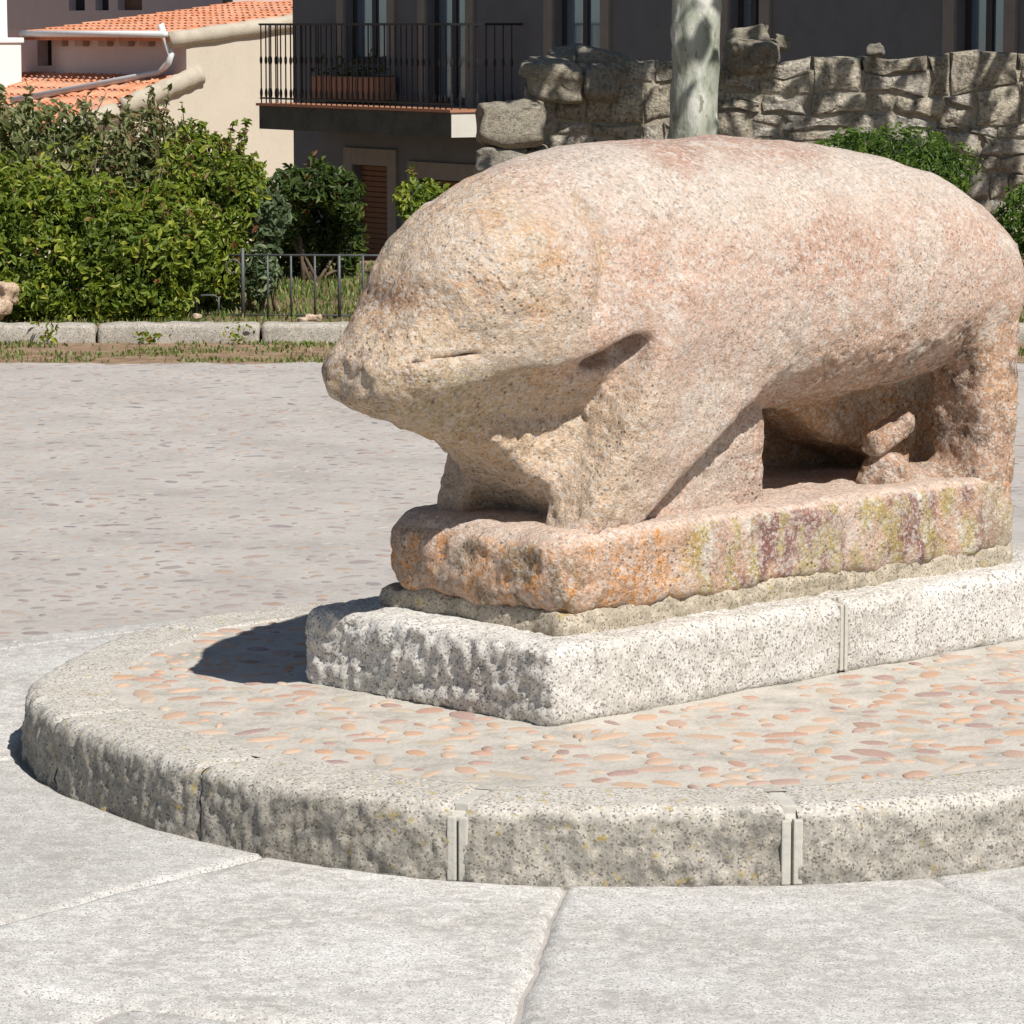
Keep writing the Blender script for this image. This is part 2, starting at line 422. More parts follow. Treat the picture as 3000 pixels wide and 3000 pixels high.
def sdf_body(u, v, w):
    T, B, W, wc, q = (prof(u, k) for k in range(1, 6))
    k3 = np.ones(7) / 7
    if u.shape[0] > 20:                                # soften the profile's corners
        def sm(a): return np.convolve(np.pad(a.ravel(), 3, mode='edge'), k3, 'valid').reshape(a.shape)
        T, B, W, wc, q = sm(T), sm(B), sm(W), sm(wc), sm(q)
    W = W * (1 + 0.10 * np.exp(-((u - 0.02) / 0.16) ** 2) * (v > 0)) * (1 - 0.10 * sstep(0.15, -0.1, u) * (v < 0))
    dv = np.abs(v) / W
    up = np.maximum(w - wc, 0) / (T - wc); dn = np.maximum(wc - w, 0) / (wc - B)
    p = 2.15
    gu = (dv ** p + up ** p) ** (1 / p)
    gd = (dv ** q + dn ** q) ** (1 / q)
    g = np.where(w > wc, gu, gd)
    d = (g - 1) * np.minimum(W, (T - B) / 2) * 0.95
    endcut = np.maximum(-0.332 - u, u - 1.74)
    d = np.maximum(d, endcut)
    # cheeks and ear lobes, proud of the neck
    d = smin(d, sd_ell(u, v, w, (0.00, 0.06, 0.535), (0.20, 0.200, 0.165)), 0.07)
    uc = 0.175 - 1.1 * (w - 0.60) ** 2 - 0.25 * np.maximum(0.56 - w, 0)
    d = d + 0.017 * np.exp(-((u - uc) / 0.026) ** 2) * sstep(0.40, 0.52, w) * sstep(0.74, 0.68, w) * (v > 0.05)
    # jaw: firm lower edge along both sides, undercut down to the throat
    av = np.abs(v)
    d = smin(d, sd_caps(u, av, w, (-0.25, 0.075, 0.345), (0.17, 0.180, 0.425), 0.055, 0.075), 0.045)
    jaw = 0.350 + 0.155 * u
    cut = np.maximum(np.maximum((w - jaw) * 0.98, (u - (0.285 + 0.55 * np.minimum(w - 0.36, 0))) * 0.8), (0.035 + 0.86 * np.maximum(w - 0.17, 0) + 0.05 * sstep(-0.05, 0.2, u) - av) * 0.75)
    d = smax(d, -cut, 0.016)
    # chest: broken column under the throat, front face leaning back towards the feet
    ch = sd_box(u, v, w, (-0.06, -0.13, -0.05), (0.50, 0.24, 0.33), 0.03)
    ch = smax(ch, (0.0 + (0.185 - w) * 1.15 - u) * 0.66, 0.025)
    ch = smax(ch, (v - 0.135 - 0.22 * (u - 0.05) + 0.16 * (w - 0.05)) * 0.92, 0.012)
    d = smin(d, ch, 0.02)
    d = smax(d, -sd_ell(u, av, w - 0.25 * (u - 0.2), (0.215, 0.245, 0.372), (0.085, 0.085, 0.036)), 0.02)
    # forelegs slanting forward, on both sides
    leg = sd_poly(u, w, [(0.085, -0.04), (0.245, -0.04), (0.44, 0.12), (0.70, 0.315), (0.73, 0.50), (0.36, 0.52), (0.285, 0.37), (0.19, 0.16)])
    lim = np.where(v > 0, 0.275, 0.215) + 0.06 * np.clip(w / 0.4, 0, 1)
    leg = smax(leg - 0.004, np.maximum(av - lim, 0.12 - av), 0.035)
    d = smin(d, leg, 0.03)
    # block between and behind the forelegs
    web = sd_box(u, v, w, (0.24, -0.235, -0.05), (0.752, 0.212, 0.40), 0.018)
    d = smin(d, web, 0.02)
    # hind quarters
    for sgn in (1, -1):
        hl = sd_box(u, v * sgn, w, (1.445, 0.12, -0.05), (1.595, 0.298, 0.45), 0.035)
        d = smin(d, hl, 0.035)
    hm = sd_poly(u, w, [(0.98, 0.20), (1.20, 0.085), (1.385, 0.03), (1.45, -0.05), (1.62, -0.05), (1.62, 0.36), (0.98, 0.36)])
    hm = smax(hm, np.maximum(v - 0.055, -0.26 - v), 0.03)
    d = smin(d, hm, 0.05)
    fw = sd_box(u, v, w, (0.60, -0.262, -0.05), (1.55, -0.175, 0.34), 0.02)
    d = smin(d, fw, 0.03)
    # broken stub below the belly and rubble round it
    d = smin(d, sd_box(u, v - 0.0, w - (u - 1.25) * 0.30, (1.195, 0.115, 0.078), (1.335, 0.185, 0.134), 0.012), 0.012)
    d = smin(d, sd_ell(u, v, w, (1.42, 0.15, -0.01), (0.17, 0.09, 0.040)), 0.02)
    d = smin(d, sd_ell(u, v, w, (1.26, 0.15, 0.0), (0.075, 0.06, 0.070)), 0.02)
    # mouth slit
    wl = 0.366 + (u + 0.33) * 0.135
    slit = np.maximum(np.maximum(np.abs(w - wl) - 0.0060 * np.clip((u + 0.33) / 0.13, 0.10, 1) * np.clip((-0.115 - u) / 0.05, 0.2, 1), np.abs(u + 0.225) - 0.115), 0.065 + (u + 0.30) * 0.5 - av)
    d = smax(d, -slit, 0.006)
    # eye holes
    d = smax(d, -sd_ell(u, v, w, (-0.262, -0.01, 0.500), (0.035, 0.075, 0.030)), 0.03)
    d = smin(d, sd_caps(u, av, w, (-0.285, 0.070, 0.338), (-0.12, 0.150, 0.352), 0.036, 0.036), 0.03)
    return d
def sdf_base(u, v, w):
    # rounded in plan and pillowed in height; the far front corner is worn back
    pr = 0.075 + 0.05 * sstep(0.0, -0.2, v)
    qx = np.abs(u - 0.800) - (0.800 - pr); qy = np.abs(v) - (0.302 - pr)
    p2 = np.sqrt(np.maximum(qx, 0) ** 2 + np.maximum(qy, 0) ** 2) + np.minimum(np.maximum(qx, qy), 0) - pr
    r = 0.03 + 0.035 * sstep(0.35, 0.05, u)
    hz = np.abs(w + 0.0925) - 0.0925
    b = np.sqrt(np.maximum(p2 + r, 0) ** 2 + np.maximum(hz + r, 0) ** 2) + np.minimum(np.maximum(p2 + r, hz + r), 0) - r
    return b
def carve(fn, lo, hi, h, disp, sm=1):
    V, Q = surface_nets(fn, lo, hi, h)
    V = smooth_mesh(V, Q, sm); N = vnormals(V, Q)
    return V + N * disp(V, N)[:, None], Q, N
def local(V): return np.stack([V[:, 0], -V[:, 1], V[:, 2]], 1)

def body_rough(V):
    u, v, w = V.T
    head = sstep(0.20, 0.0, u) * 0.55
    belly = sstep(0.42, 0.27, w) * sstep(0.5, 0.75, u) + 0.30 * sstep(0.66, 0.50, w) * sstep(0.4, 0.7, u)
    chest = sstep(0.34, 0.25, w) * sstep(0.32, 0.22, u) * 0.9
    under = sstep(0.30, 0.15, w) * 0.3 * sstep(1.45, 1.35, u)
    belly = belly * (1 - 0.6 * sstep(1.38, 1.46, u))
    return np.clip(0.28 + head + belly + chest + under, 0, 1.15)
def body_disp(V, N):
    r = body_rough(V)
    u, v, w = V.T
    ul = 0.285 + 0.55 * np.minimum(w - 0.36, 0)
    chest = sstep(0.29, 0.20, w) * sstep(ul + 0.015, ul - 0.025, u) * sstep(0.02, 0.07, w) * sstep(0.02, 0.06, v)
    big = fbm(V, 4.5, 3, 3) * 0.008
    mid = fbm(V, 22, 3, 9) * 0.0055 * r
    facet = (np.abs(fbm(V * np.array([1, 1, 1.25]), 6.5, 2, 31)) * 0.014 + np.abs(fbm(V, 15, 3, 33)) * 0.017) * chest
    ridge = -np.maximum(0, vnoise(V, 48, 21) - 0.3) * 0.010 * r
    return big + mid + ridge + facet - 0.006 * chest
V, Q, N = carve(sdf_body, (-0.40, -0.40, -0.06), (1.76, 0.40, 0.88), 0.0075, body_disp, 1)
u, v, w = V.T
n1 = fbm(V, 5, 4, 41); n2 = fbm(V, 16, 4, 51); n3 = fbm(V, 2.2, 3, 61)
col = np.tile(np.array([0.565, 0.420, 0.345]), (len(V), 1))
def blend(mask, c, a=1.0):
    global col
    m = np.clip(mask, 0, 1)[:, None] * a; col = col * (1 - m) + np.array(c) * m
blend(sstep(-0.1, 0.5, n1), (0.55, 0.355, 0.265), 0.7)
blend(sstep(0.0, 0.35, n3) , (0.60, 0.52, 0.445), 0.7)
blend(sstep(0.05, 0.4, fbm(V, 3.1, 4, 63)) * sstep(0.1, 0.3, u), (0.48, 0.31, 0.235), 0.65)
blend(sstep(0.16, -0.02, u + 0.05 * n1) , (0.60, 0.46, 0.315), 0.8)                       # yellower head
blend(sstep(0.1, 0.5, n2) * sstep(0.2, 0.0, u), (0.50, 0.43, 0.33), 0.6)
blend(sstep(0.15, 0.5, fbm(V, 9, 4, 71)) * sstep(0.25, 0.0, u), (0.57, 0.31, 0.14), 0.55)    # rust on the face
blend(sstep(0.60, 0.72, w + 0.05 * n1) * sstep(0.0, 0.3, u) , (0.57, 0.515, 0.455), 0.8)     # greyer back
blend(sstep(0.735, 0.80, w + 0.03 * n1) * sstep(0.38, 0.50, u) * sstep(1.15, 0.9, u), (0.43, 0.265, 0.205), 0.9)  # red-brown crown of the back
blend(np.exp(-(((u + 0.115) / 0.05) ** 2 + ((w - 0.60) / 0.075) ** 2 + ((v - 0.13) / 0.09) ** 2)), (0.66, 0.56, 0.47), 0.9)  # pale forehead
blend(sstep(0.45, 0.2, w) * sstep(0.7, 0.3, u) * sstep(0.08, 0.2, u), (0.63, 0.51, 0.415), 0.5)
blend(sstep(0.36, 0.25, w) * sstep(0.35, 0.2, u) * sstep(0.0, 0.03, w), (0.62, 0.48, 0.33), 0.7)
blend(sstep(0.50, 0.28, w + 0.07 * n2) * sstep(0.65, 0.9, u), (0.45, 0.285, 0.195), 0.85)    # brown belly; its tone also paints shade on the hind leg front
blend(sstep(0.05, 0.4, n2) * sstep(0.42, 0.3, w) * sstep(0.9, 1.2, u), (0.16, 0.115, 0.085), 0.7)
blend(sstep(0.17, 0.12, v) * sstep(0.30, 0.24, w) * sstep(0.75, 0.8, u), (0.56, 0.34, 0.17), 0.7)  # orange bounce light inside the belly opening, put into the colour
blend(sstep(1.38, 1.5, u) * sstep(0.5, 0.3, w) * sstep(-0.2, 0.3, n1), (0.60, 0.36, 0.20), 0.6)
blend(sstep(0.39, 0.33, w) * sstep(0.0, -0.1, u) * sstep(-0.3, 0.2, n2), (0.43, 0.36, 0.20), 0.6)   # lichen below the mouth
blend(sstep(-0.24, -0.30, u) * sstep(0.0, 0.3, n2), (0.24, 0.145, 0.10), 0.7)
blend(np.exp(-(((u + 0.235) / 0.035) ** 2 + ((w - 0.515) / 0.04) ** 2)), (0.27, 0.145, 0.085), 0.85)
def stain_or_shade(pts, rad, c, a):                # a crack, streak or painted shade along a broken line on the near flank
    m = np.zeros(len(V))
    for (a0, b0), (a1, b1) in zip(pts[:-1], pts[1:]):
        t = np.clip(((u - a0) * (a1 - a0) + (w - b0) * (b1 - b0)) / ((a1 - a0) ** 2 + (b1 - b0) ** 2), 0, 1)
        m = np.maximum(m, np.exp(-(((u - a0 - t * (a1 - a0)) ** 2 + (w - b0 - t * (b1 - b0)) ** 2) / rad ** 2)))
    blend(m * (v > 0.03) * np.clip(0.6 + 0.8 * n2, 0, 1), c, a)
stain_or_shade([(0.63, 0.52), (0.70, 0.535), (0.735, 0.56)], 0.008, (0.20, 0.12, 0.09), 0.8)
stain_or_shade([(0.36, 0.68), (0.372, 0.66)], 0.006, (0.15, 0.10, 0.08), 0.8)
stain_or_shade([(0.16, 0.70), (0.175, 0.62), (0.165, 0.55), (0.14, 0.50)], 0.022, (0.46, 0.31, 0.15), 0.75)
stain_or_shade([(0.30, 0.47), (0.33, 0.43), (0.34, 0.38)], 0.022, (0.66, 0.62, 0.57), 0.7)
stain_or_shade([(1.36, 0.36), (1.41, 0.31), (1.43, 0.22), (1.44, 0.10)], 0.028, (0.13, 0.09, 0.07), 0.85)  # belly's shade down the hind leg front, painted as dark brown
stain_or_shade([(-0.25, 0.335), (-0.12, 0.335), (0.0, 0.345)], 0.018, (0.30, 0.26, 0.15), 0.7)
blend(sstep(0.045, 0.0, np.abs(w - 0.62 + 0.10 * u)) * sstep(0.45, 0.7, u) * sstep(1.2, 1.0, u) * sstep(0.0, 0.3, n2), (0.47, 0.27, 0.20), 0.5)
blend(sstep(0.35, 0.6, fbm(V, 7, 3, 81)) * sstep(0.2, 0.3, u), (0.64, 0.57, 0.50), 0.6)
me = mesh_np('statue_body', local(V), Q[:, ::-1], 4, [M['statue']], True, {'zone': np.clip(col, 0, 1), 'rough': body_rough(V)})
statue = thing('animal_statue', 'weathered pink granite statue of a squat boar-like animal on its own slab', 'statue', ORI, ROT)
link('body', me, statue)

def base_disp(V, N):
    u, v, w = V.T
    side = 1 - np.abs(N[:, 2])
    b = fbm(V, 5, 3, 103) * 0.010 + fbm(V, 18, 3, 109) * 0.0075 * side * (0.5 + sstep(0.35, 0.0, u)) + vnoise(V, 50, 119) * 0.0022
    low = sstep(-0.12, -0.17, w)
    b = b + low * fbm(V * np.array([1, 1, 0.0]), 11, 3, 127) * 0.010
    return b
V, Q, N = carve(sdf_base, (-0.12, -0.36, -0.24), (1.66, 0.36, 0.05), 0.0085, base_disp, 1)
V[:, 2] += sstep(-0.08, -0.18, V[:, 2]) * fbm(V * np.array([1, 1, 0]), 5, 4, 131) * 0.016
u, v, w = V.T
n1 = fbm(V, 6, 4, 141); n2 = fbm(V * np.array([1, 1, 0.45]), 19, 4, 151); n3 = fbm(V * np.array([1.0, 1, 0.45]), 8, 4, 161)
n4 = fbm(V * np.array([1, 1, 0.5]), 26, 3, 171)
side = sstep(0.75, 0.35, N[:, 2])
col = np.tile(np.array([0.60, 0.47, 0.39]), (len(V), 1))
blend(sstep(-0.2, 0.3, n1), (0.63, 0.49, 0.40), 0.7)
blend(side * sstep(-0.45, 0.1, n1 + 0.15), (0.57, 0.36, 0.235), 0.85)
blend(side * sstep(0.0, 0.35, n2) * sstep(0.7, 0.25, u), (0.64, 0.31, 0.11), 0.85)            # orange lichen at the near corner
blend(side * sstep(0.40, 0.62, u) * sstep(-0.20, 0.12, n3), (0.22, 0.105, 0.10), 0.92)          # purple stain
blend(side * sstep(0.32, 0.45, u) * sstep(0.0, 0.22, n2), (0.42, 0.36, 0.13), 0.8)          # mustard lichen
blend(side * sstep(0.48, 0.58, n4) * sstep(0.3, 0.5, u), (0.68, 0.67, 0.60), 0.9)             # white spots
blend(side * sstep(0.10, 0.40, fbm(V, 13, 3, 181)) * sstep(0.12, 0.0, u), (0.20, 0.17, 0.11), 0.7)
blend(side * sstep(1.35, 1.5, u), (0.46, 0.38, 0.27), 0.7)
blend(np.exp(-(((u - 1.56) / 0.03) ** 2 + ((w + 0.03) / 0.03) ** 2)), (0.55, 0.22, 0.08), 0.9)
me = mesh_np('statue_slab', local(V), Q[:, ::-1], 4, [M['statue']], True, {'zone': col, 'rough': np.clip(0.35 + side * (0.4 + 0.5 * sstep(0.4, 0, u)), 0, 1)})
link('base_slab', me, statue)['label'] = 'rounded slab under the animal stained orange, purple and mustard with lichen'

# ------------------------------------------------------------------ plinth
plinth = thing('granite_plinth', 'pale grey granite plinth of two blocks carrying the animal statue', 'plinth', (ORI.x, ORI.y, 0.15), ROT)
def block(name, lo, hi, r, h, amp, parent, mat, seed, rough_front=0.0):
    def disp(V, N):
        d = fbm(V, 4, 3, seed) * 0.006 * amp + fbm(V, 30, 3, seed + 5) * 0.0035 * amp
        if rough_front:
            fr = sstep(0.5, 0.85, -N[:, 0])
            d = d + fr * (fbm(V, 34, 3, seed + 9) * 0.0125 + vnoise(V, 70, seed + 12) * 0.006) * rough_front
        return d
    V, Q, N = carve(lambda u, v, w: smax(sd_box(u, v, w, (lo[0] - 0.08 * (lo[0] > 0), lo[1], lo[2]), (hi[0] + 0.08 * (hi[0] < 1), hi[1], hi[2]), r), np.maximum(u - hi[0], lo[0] - u), 0.006), np.array(lo) - 0.03, np.array(hi) + 0.03, h, disp, 1)
    return link(name, mesh_np(name, local(V), Q[:, ::-1], 4, [mat]), parent)
block('block', (-0.115, -0.405, -0.02), (0.822, 0.388, 0.165), 0.034, 0.009, 1.0, plinth, M['plinth'], 201, 0.85)
block('block', (0.842, -0.400, -0.02), (1.78, 0.390, 0.163), 0.034, 0.012, 1.0, plinth, M['plinth'], 231)
jb = MB()
jb.span((0.818, -0.3855, 0), (0.829, 0.38, 0.150)).span((0.835, -0.384, 0), (0.846, 0.38, 0.150))
jb.span((0.822, -0.374, 0), (0.842, 0.37, 0.149))
jb.build('mortar_joint', M['joint'], plinth, False, 0.002)
def bed_disp(V, N):
    return fbm(V, 8, 3, 301) * 0.006 + fbm(V, 34, 3, 303) * 0.0045 + (V[:, 2] > 0.19) * fbm(V * np.array([1, 1, 0]), 10, 3, 307) * 0.012
V, Q, N = carve(lambda u, v, w: sd_box(u, v, w, (0.012, -0.292, 0.14), (1.580, 0.297, 0.214), 0.016), (-0.1, -0.36, 0.1), (1.64, 0.36, 0.26), 0.010, bed_disp, 1)
link('mortar_bed', mesh_np('mortar_bed', local(V), Q[:, ::-1], 4, [M['bed']]), plinth)

# ================================================================== PLATFORM
ctrl = [(-1.085, 8.106), (-0.977, 7.757), (-0.841, 7.54), (-0.593, 7.195), (-0.106, 6.866), (0.514, 6.838), (0.987, 6.995), (1.6, 7.36), (2.2, 7.9), (2.72, 8.6),
        (3.0, 9.4), (2.85, 10.2), (2.2, 10.62), (1.3, 10.42), (0.5, 9.98), (-0.1, 9.64), (-0.557, 9.317), (-0.798, 9.111), (-0.95, 8.85), (-1.05, 8.48)]
def catmull(P, per=24):
    P = np.array(P); out = []; n = len(P)
    for i in range(n):
        p0, p1, p2, p3 = P[i - 1], P[i], P[(i + 1) % n], P[(i + 2) % n]
        for t in np.linspace(0, 1, per, endpoint=False):
            out.append(0.5 * ((2 * p1) + (-p0 + p2) * t + (2 * p0 - 5 * p1 + 4 * p2 - p3) * t ** 2 + (-p0 + 3 * p1 - 3 * p2 + p3) * t ** 3))
    return np.array(out)
OUT = catmull(ctrl)
for _ in range(30): OUT = OUT * 0.5 + 0.25 * (np.roll(OUT, 1, 0) + np.roll(OUT, -1, 0))
seg = np.linalg.norm(np.roll(OUT, -1, 0) - OUT, axis=1); ARC = np.concatenate([[0], np.cumsum(seg)]); PER = ARC[-1]
OUTC = np.concatenate([OUT, OUT[:1]])
def arcpt(s):
    s = np.mod(s, PER); p = np.stack([np.interp(s, ARC, OUTC[:, 0]), np.interp(s, ARC, OUTC[:, 1])], -1)
    a = np.stack([np.interp(np.mod(s + 0.03, PER), ARC, OUTC[:, k]) - np.interp(np.mod(s - 0.03, PER), ARC, OUTC[:, k]) for k in (0, 1)], -1)
    a = a / np.linalg.norm(a, axis=-1, keepdims=True)
    return p, np.stack([a[..., 1], -a[..., 0]], -1)       # point, outward normal (outline runs counter-clockwise)
def arc_of(x, y): return ARC[np.argmin(np.hypot(OUT[:, 0] - x, OUT[:, 1] - y))]
PZ = 0.15
platform = thing('stone_platform', 'low rounded stone platform edged with dark granite kerbs under the plinth', 'platform', (0.9, 8.7, 0))
OFF = np.array([0.9, 8.7, 0.0])
s0 = arc_of(*onz(862, 1660, 0).xy); NK = int(round(PER / 0.640)); LK = PER / NK
jm = []
for k in range(NK):
    a0 = s0 + k * LK; near = arcpt(np.array(a0 + LK / 2))[0]; vis = near[1] < 8.4 and near[0] < 1.7 or near[0] < -0.3
    ns = 110 if vis else 24; npf = 44 if vis else 14
    gap0 = 0.013 if k in (0, 1, 2) else 0.002; gap1 = 0.013 if k + 1 in (1, 2) or k == NK - 1 else 0.002
    S = np.linspace(a0 + gap0, a0 + LK - gap1, ns)
    # cross-section, from inner top to outer foot
    prof_pts = []
    for t in np.linspace(0, 1, npf):
        L = t * 0.36 - 0.02
        if L < 0.0: prof_pts.append((-0.19, PZ - 0.003 + L * 2))
        elif L < 0.150: prof_pts.append((-0.19 + L, PZ - 0.003))
        elif L < 0.205:
            a = (L - 0.150) / 0.055 * math.pi / 2; prof_pts.append((-0.040 + 0.040 * math.sin(a), PZ - 0.038 + 0.035 * math.cos(a)))
        else:
            prof_pts.append((0.004 * (L - 0.205) / 0.135, PZ - 0.038 - (L - 0.205) / 0.135 * (PZ - 0.025)))
    pp = np.array(prof_pts)
    P, Nn = arcpt(S)
    XY = P[:, None, :] + Nn[:, None, :] * pp[None, :, 0:1]
    Z = np.broadcast_to(pp[None, :, 1], XY.shape[:2])
    G = np.concatenate([XY, Z[..., None]], -1).reshape(-1, 3)
    face = np.broadcast_to(sstep(0.17, 0.24, np.linspace(0, 0.36, npf))[None, :], XY.shape[:2]).ravel()
    nrm = np.concatenate([np.repeat(Nn, npf, 0) * face[:, None], (1 - face)[:, None]], 1)
    ends = np.broadcast_to(np.minimum(1, np.minimum(np.arange(ns), np.arange(ns)[::-1]) / (4.0 if vis else 1))[:, None], XY.shape[:2]).ravel()
    dsp = face * (fbm(G, 8, 3, 401 + k) * 0.007 + fbm(G, 40, 3, 405) * 0.0062) + (1 - face) * (fbm(G, 10, 3, 409) * 0.003 + fbm(G, 50, 2, 411) * 0.0012)
    dsp = dsp - (1 - ends) * 0.006
    edge = np.exp(-((np.broadcast_to(np.linspace(0, 0.36, npf)[None, :], XY.shape[:2]).ravel() - 0.205) / 0.03) ** 2)
    dsp = dsp - edge * np.maximum(0, fbm(G, 15, 3, 419)) * 0.018
    G = G + nrm * dsp[:, None] - OFF
    I = np.arange(ns * npf).reshape(ns, npf)
    Qk = np.stack([I[:-1, :-1], I[:-1, 1:], I[1:, 1:], I[1:, :-1]], -1).reshape(-1, 4)
    caps_v = []; 
    nv = len(G)
    # end caps: fan to a point low inside
    c0 = np.array([G[I[0]].mean(0), G[I[-1]].mean(0)]) - np.array([0, 0, 0.03])
    G2 = np.concatenate([G, c0])
    caps = []
    for j in range(npf - 1):
        caps.append((nv, I[0, j + 1], I[0, j], nv)); caps.append((nv + 1, I[-1, j], I[-1, j + 1], nv + 1))
    gr = np.concatenate([0.12 + 0.88 * sstep(0.3, 0.95, face + 0.5 * fbm(G, 9, 3, 433)), [1, 1]])
    me = mesh_np('kerbstone', G2, Qk[:, ::-1], 4, [M['kerb']], True, {'grime': gr})
    link('kerbstone', me, platform)
    # raised pointing between two kerbstones: two fillets with a slit
    p, nn = arcpt(np.array(a0)); tt = np.array([-nn[1], nn[0]])
    if k in (0, 1, 2):
        b = MB(); R = Matrix(((tt[0], nn[0], 0), (tt[1], nn[1], 0), (0, 0, 1)))
        for sgn in (-1, 1):
            b.box((p[0] - OFF[0] + tt[0] * 0.0115 * sgn - nn[0] * 0.015, p[1] - OFF[1] + tt[1] * 0.0115 * sgn - nn[1] * 0.015, 0.058), (0.018, 0.034, 0.124), R)
        b.box((p[0] - OFF[0] - nn[0] * 0.108, p[1] - OFF[1] - nn[1] * 0.108, 0.065), (0.03, 0.165, 0.155), R)
        b.build('mortar_joint', M['joint'], platform, False, 0.003)
    elif not vis:
        b = MB(); R = Matrix(((tt[0], nn[0], 0), (tt[1], nn[1], 0), (0, 0, 1)))
        b.box((p[0] - OFF[0] - nn[0] * 0.103, p[1] - OFF[1] - nn[1] * 0.103, 0.062), (0.03, 0.194, 0.158), R)
        b.build('mortar_joint', M['joint'], platform, False, 0.003)
# mortar behind the kerbs
Pc, Nc = arcpt(np.linspace(0, PER, 260, endpoint=False)); cv = []
for o_, z_ in ((-0.20, PZ - 0.012), (-0.035, PZ - 0.012), (-0.014, PZ - 0.035), (-0.014, -0.02)):
    q = Pc + Nc * o_; cv.append(np.concatenate([q, np.full((260, 1), z_)], 1))
I = np.arange(260 * 4).reshape(4, 260); J = np.roll(I, -1, 1)
link('mortar_core', mesh_np('mortar_core', np.concatenate(cv) - OFF, np.stack([I[:-1], I[1:], J[1:], J[:-1]], -1).reshape(-1, 4), 4, [M['joint']], False), platform)
# mortar bed of the top
Pi, Ni = arcpt(np.linspace(0, PER, 260, endpoint=False))
ring = Pi - Ni * 0.150
cen = np.array([1.0, 8.6])
vs = []; fs = []
RR = 40
for j in range(RR + 1):
    t = j / RR
    for i in range(260):
        q = cen + (ring[i] - cen) * t; vs.append((q[0], q[1], PZ - 0.006))
vs = np.array(vs); vs[:, 2] += fbm(vs, 7, 3, 431) * 0.003
for j in range(RR):
    for i in range(260):
        a = j * 260 + i; b = j * 260 + (i + 1) % 260; fs.append((a, b, b + 260, a + 260))
link('mortar_top', mesh_np('mortar_top', vs - OFF, np.array(fs), 4, [M['mortar']]), platform)

# ------------------------------------------------------------------ cobbles
def m_cobble(name, cols, var=0.0):
    k = NT(name); r = k.attr('tint') if var else k.rnd()
    c = k.ramp(r, [(i / (len(cols) - 1), c) for i, c in enumerate(cols)])
    c = k.mix(0.35, c, k.mix(1.0, c, k.ramp(k.noise(40, 4, 0.7), [(0.3, 0.55), (0.7, 1.35)]), 'MULTIPLY'))
    dust = k.noise(16, 4, 0.7, k.tc.outputs['Generated'] if not var else k.vec)
    c = k.mix(k.ramp(dust, [(0.40, 0.0), (0.68, 0.75)]), c, (0.47, 0.43, 0.38))
    return k.done(c, 0.75, k.bump(k.noise(60, 4, 0.6), 0.3, 0.003), 0.3)
COBW = [(0.50, 0.26, 0.14), (0.55, 0.37, 0.25), (0.42, 0.21, 0.15), (0.56, 0.40, 0.28), (0.30, 0.18, 0.17), (0.55, 0.31, 0.17), (0.46, 0.40, 0.30), (0.54, 0.33, 0.22), (0.34, 0.20, 0.18), (0.57, 0.38, 0.26), (0.51, 0.42, 0.33)]
COBC = [(0.38, 0.35, 0.33), (0.21, 0.155, 0.165), (0.40, 0.36, 0.33), (0.31, 0.25, 0.24), (0.41, 0.38, 0.35), (0.35, 0.235, 0.18), (0.18, 0.16, 0.18), (0.36, 0.31, 0.28), (0.39, 0.28, 0.21), (0.26, 0.21, 0.21)]
M['cob_warm'] = m_cobble('river_cobble', COBW)
M['cob_cool'] = m_cobble('plaza_cobble', COBC)
M['cob_cool_s'] = m_cobble('plaza_cobble_mass', COBC, 1)
M['cob_warm_s'] = m_cobble('river_cobble_mass', COBW, 1)
def cobble_shape(rng):
    n = 9; v = [(0, 0, 1.0)]; ph = rng.random() * 6
    rad = [1 + 0.16 * math.sin(a * 2 * math.pi / n * 2 + ph) + rng.uniform(-0.13, 0.13) for a in range(n)]
    for (rr, z) in ((0.62, 0.78), (0.96, 0.15), (1.0, -0.9)):
        for a in range(n):
            v.append((math.cos(2 * math.pi * a / n) * rr * rad[a], math.sin(2 * math.pi * a / n) * rr * rad[a], z))
    f = [(0, 1 + a, 1 + (a + 1) % n) for a in range(n)]
    for l in range(2):
        for a in range(n):
            i = 1 + l * n + a; j = 1 + l * n + (a + 1) % n; f += [(i, i + n, j + n), (i, j + n, j)]
    return np.array(v), np.array(f)
rng = random.Random(5)
shapes = [cobble_shape(rng) for _ in range(10)]
def scatter(n_try, sampler, rmin, rng, accept):
    pts = []; cell = {}; g = rmin
    for _ in range(n_try):
        x, y = sampler(rng)
        if not accept(x, y): continue
        r = rmin * (0.5 + 1.15 * rng.random() ** 1.4); k = (int(x // g), int(y // g)); ok = True
        for a in (-2, -1, 0, 1, 2):
            for b in (-2, -1, 0, 1, 2):
                for (px, py, pr) in cell.get((k[0] + a, k[1] + b), ()):
                    if (px - x) ** 2 + (py - y) ** 2 < ((r + pr) / 2) ** 2: ok = False; break
        if ok: cell.setdefault(k, []).append((x, y, r)); pts.append((x, y, r))
    return pts
def dist_out(x, y):                        # signed distance to the platform outline, positive outside
    d = np.hypot(OUT[:, 0] - x, OUT[:, 1] - y); i = int(np.argmin(d)); p, nn = arcpt(np.array(ARC[i]))
    return float((np.array([x, y]) - p) @ nn), nn
def in_plinth(x, y, m=0.01):
    dx, dy = x - ORI.x, y - ORI.y; uu = (dx + dy) * S2; vv = (dx - dy) * S2
    return -0.115 - m < uu < 1.78 + m and -0.405 - m < vv < 0.39 + m
def cob_meshes(mat): return [mesh_np('cobble', s[0], s[1], 3, [mat]) for s in shapes]
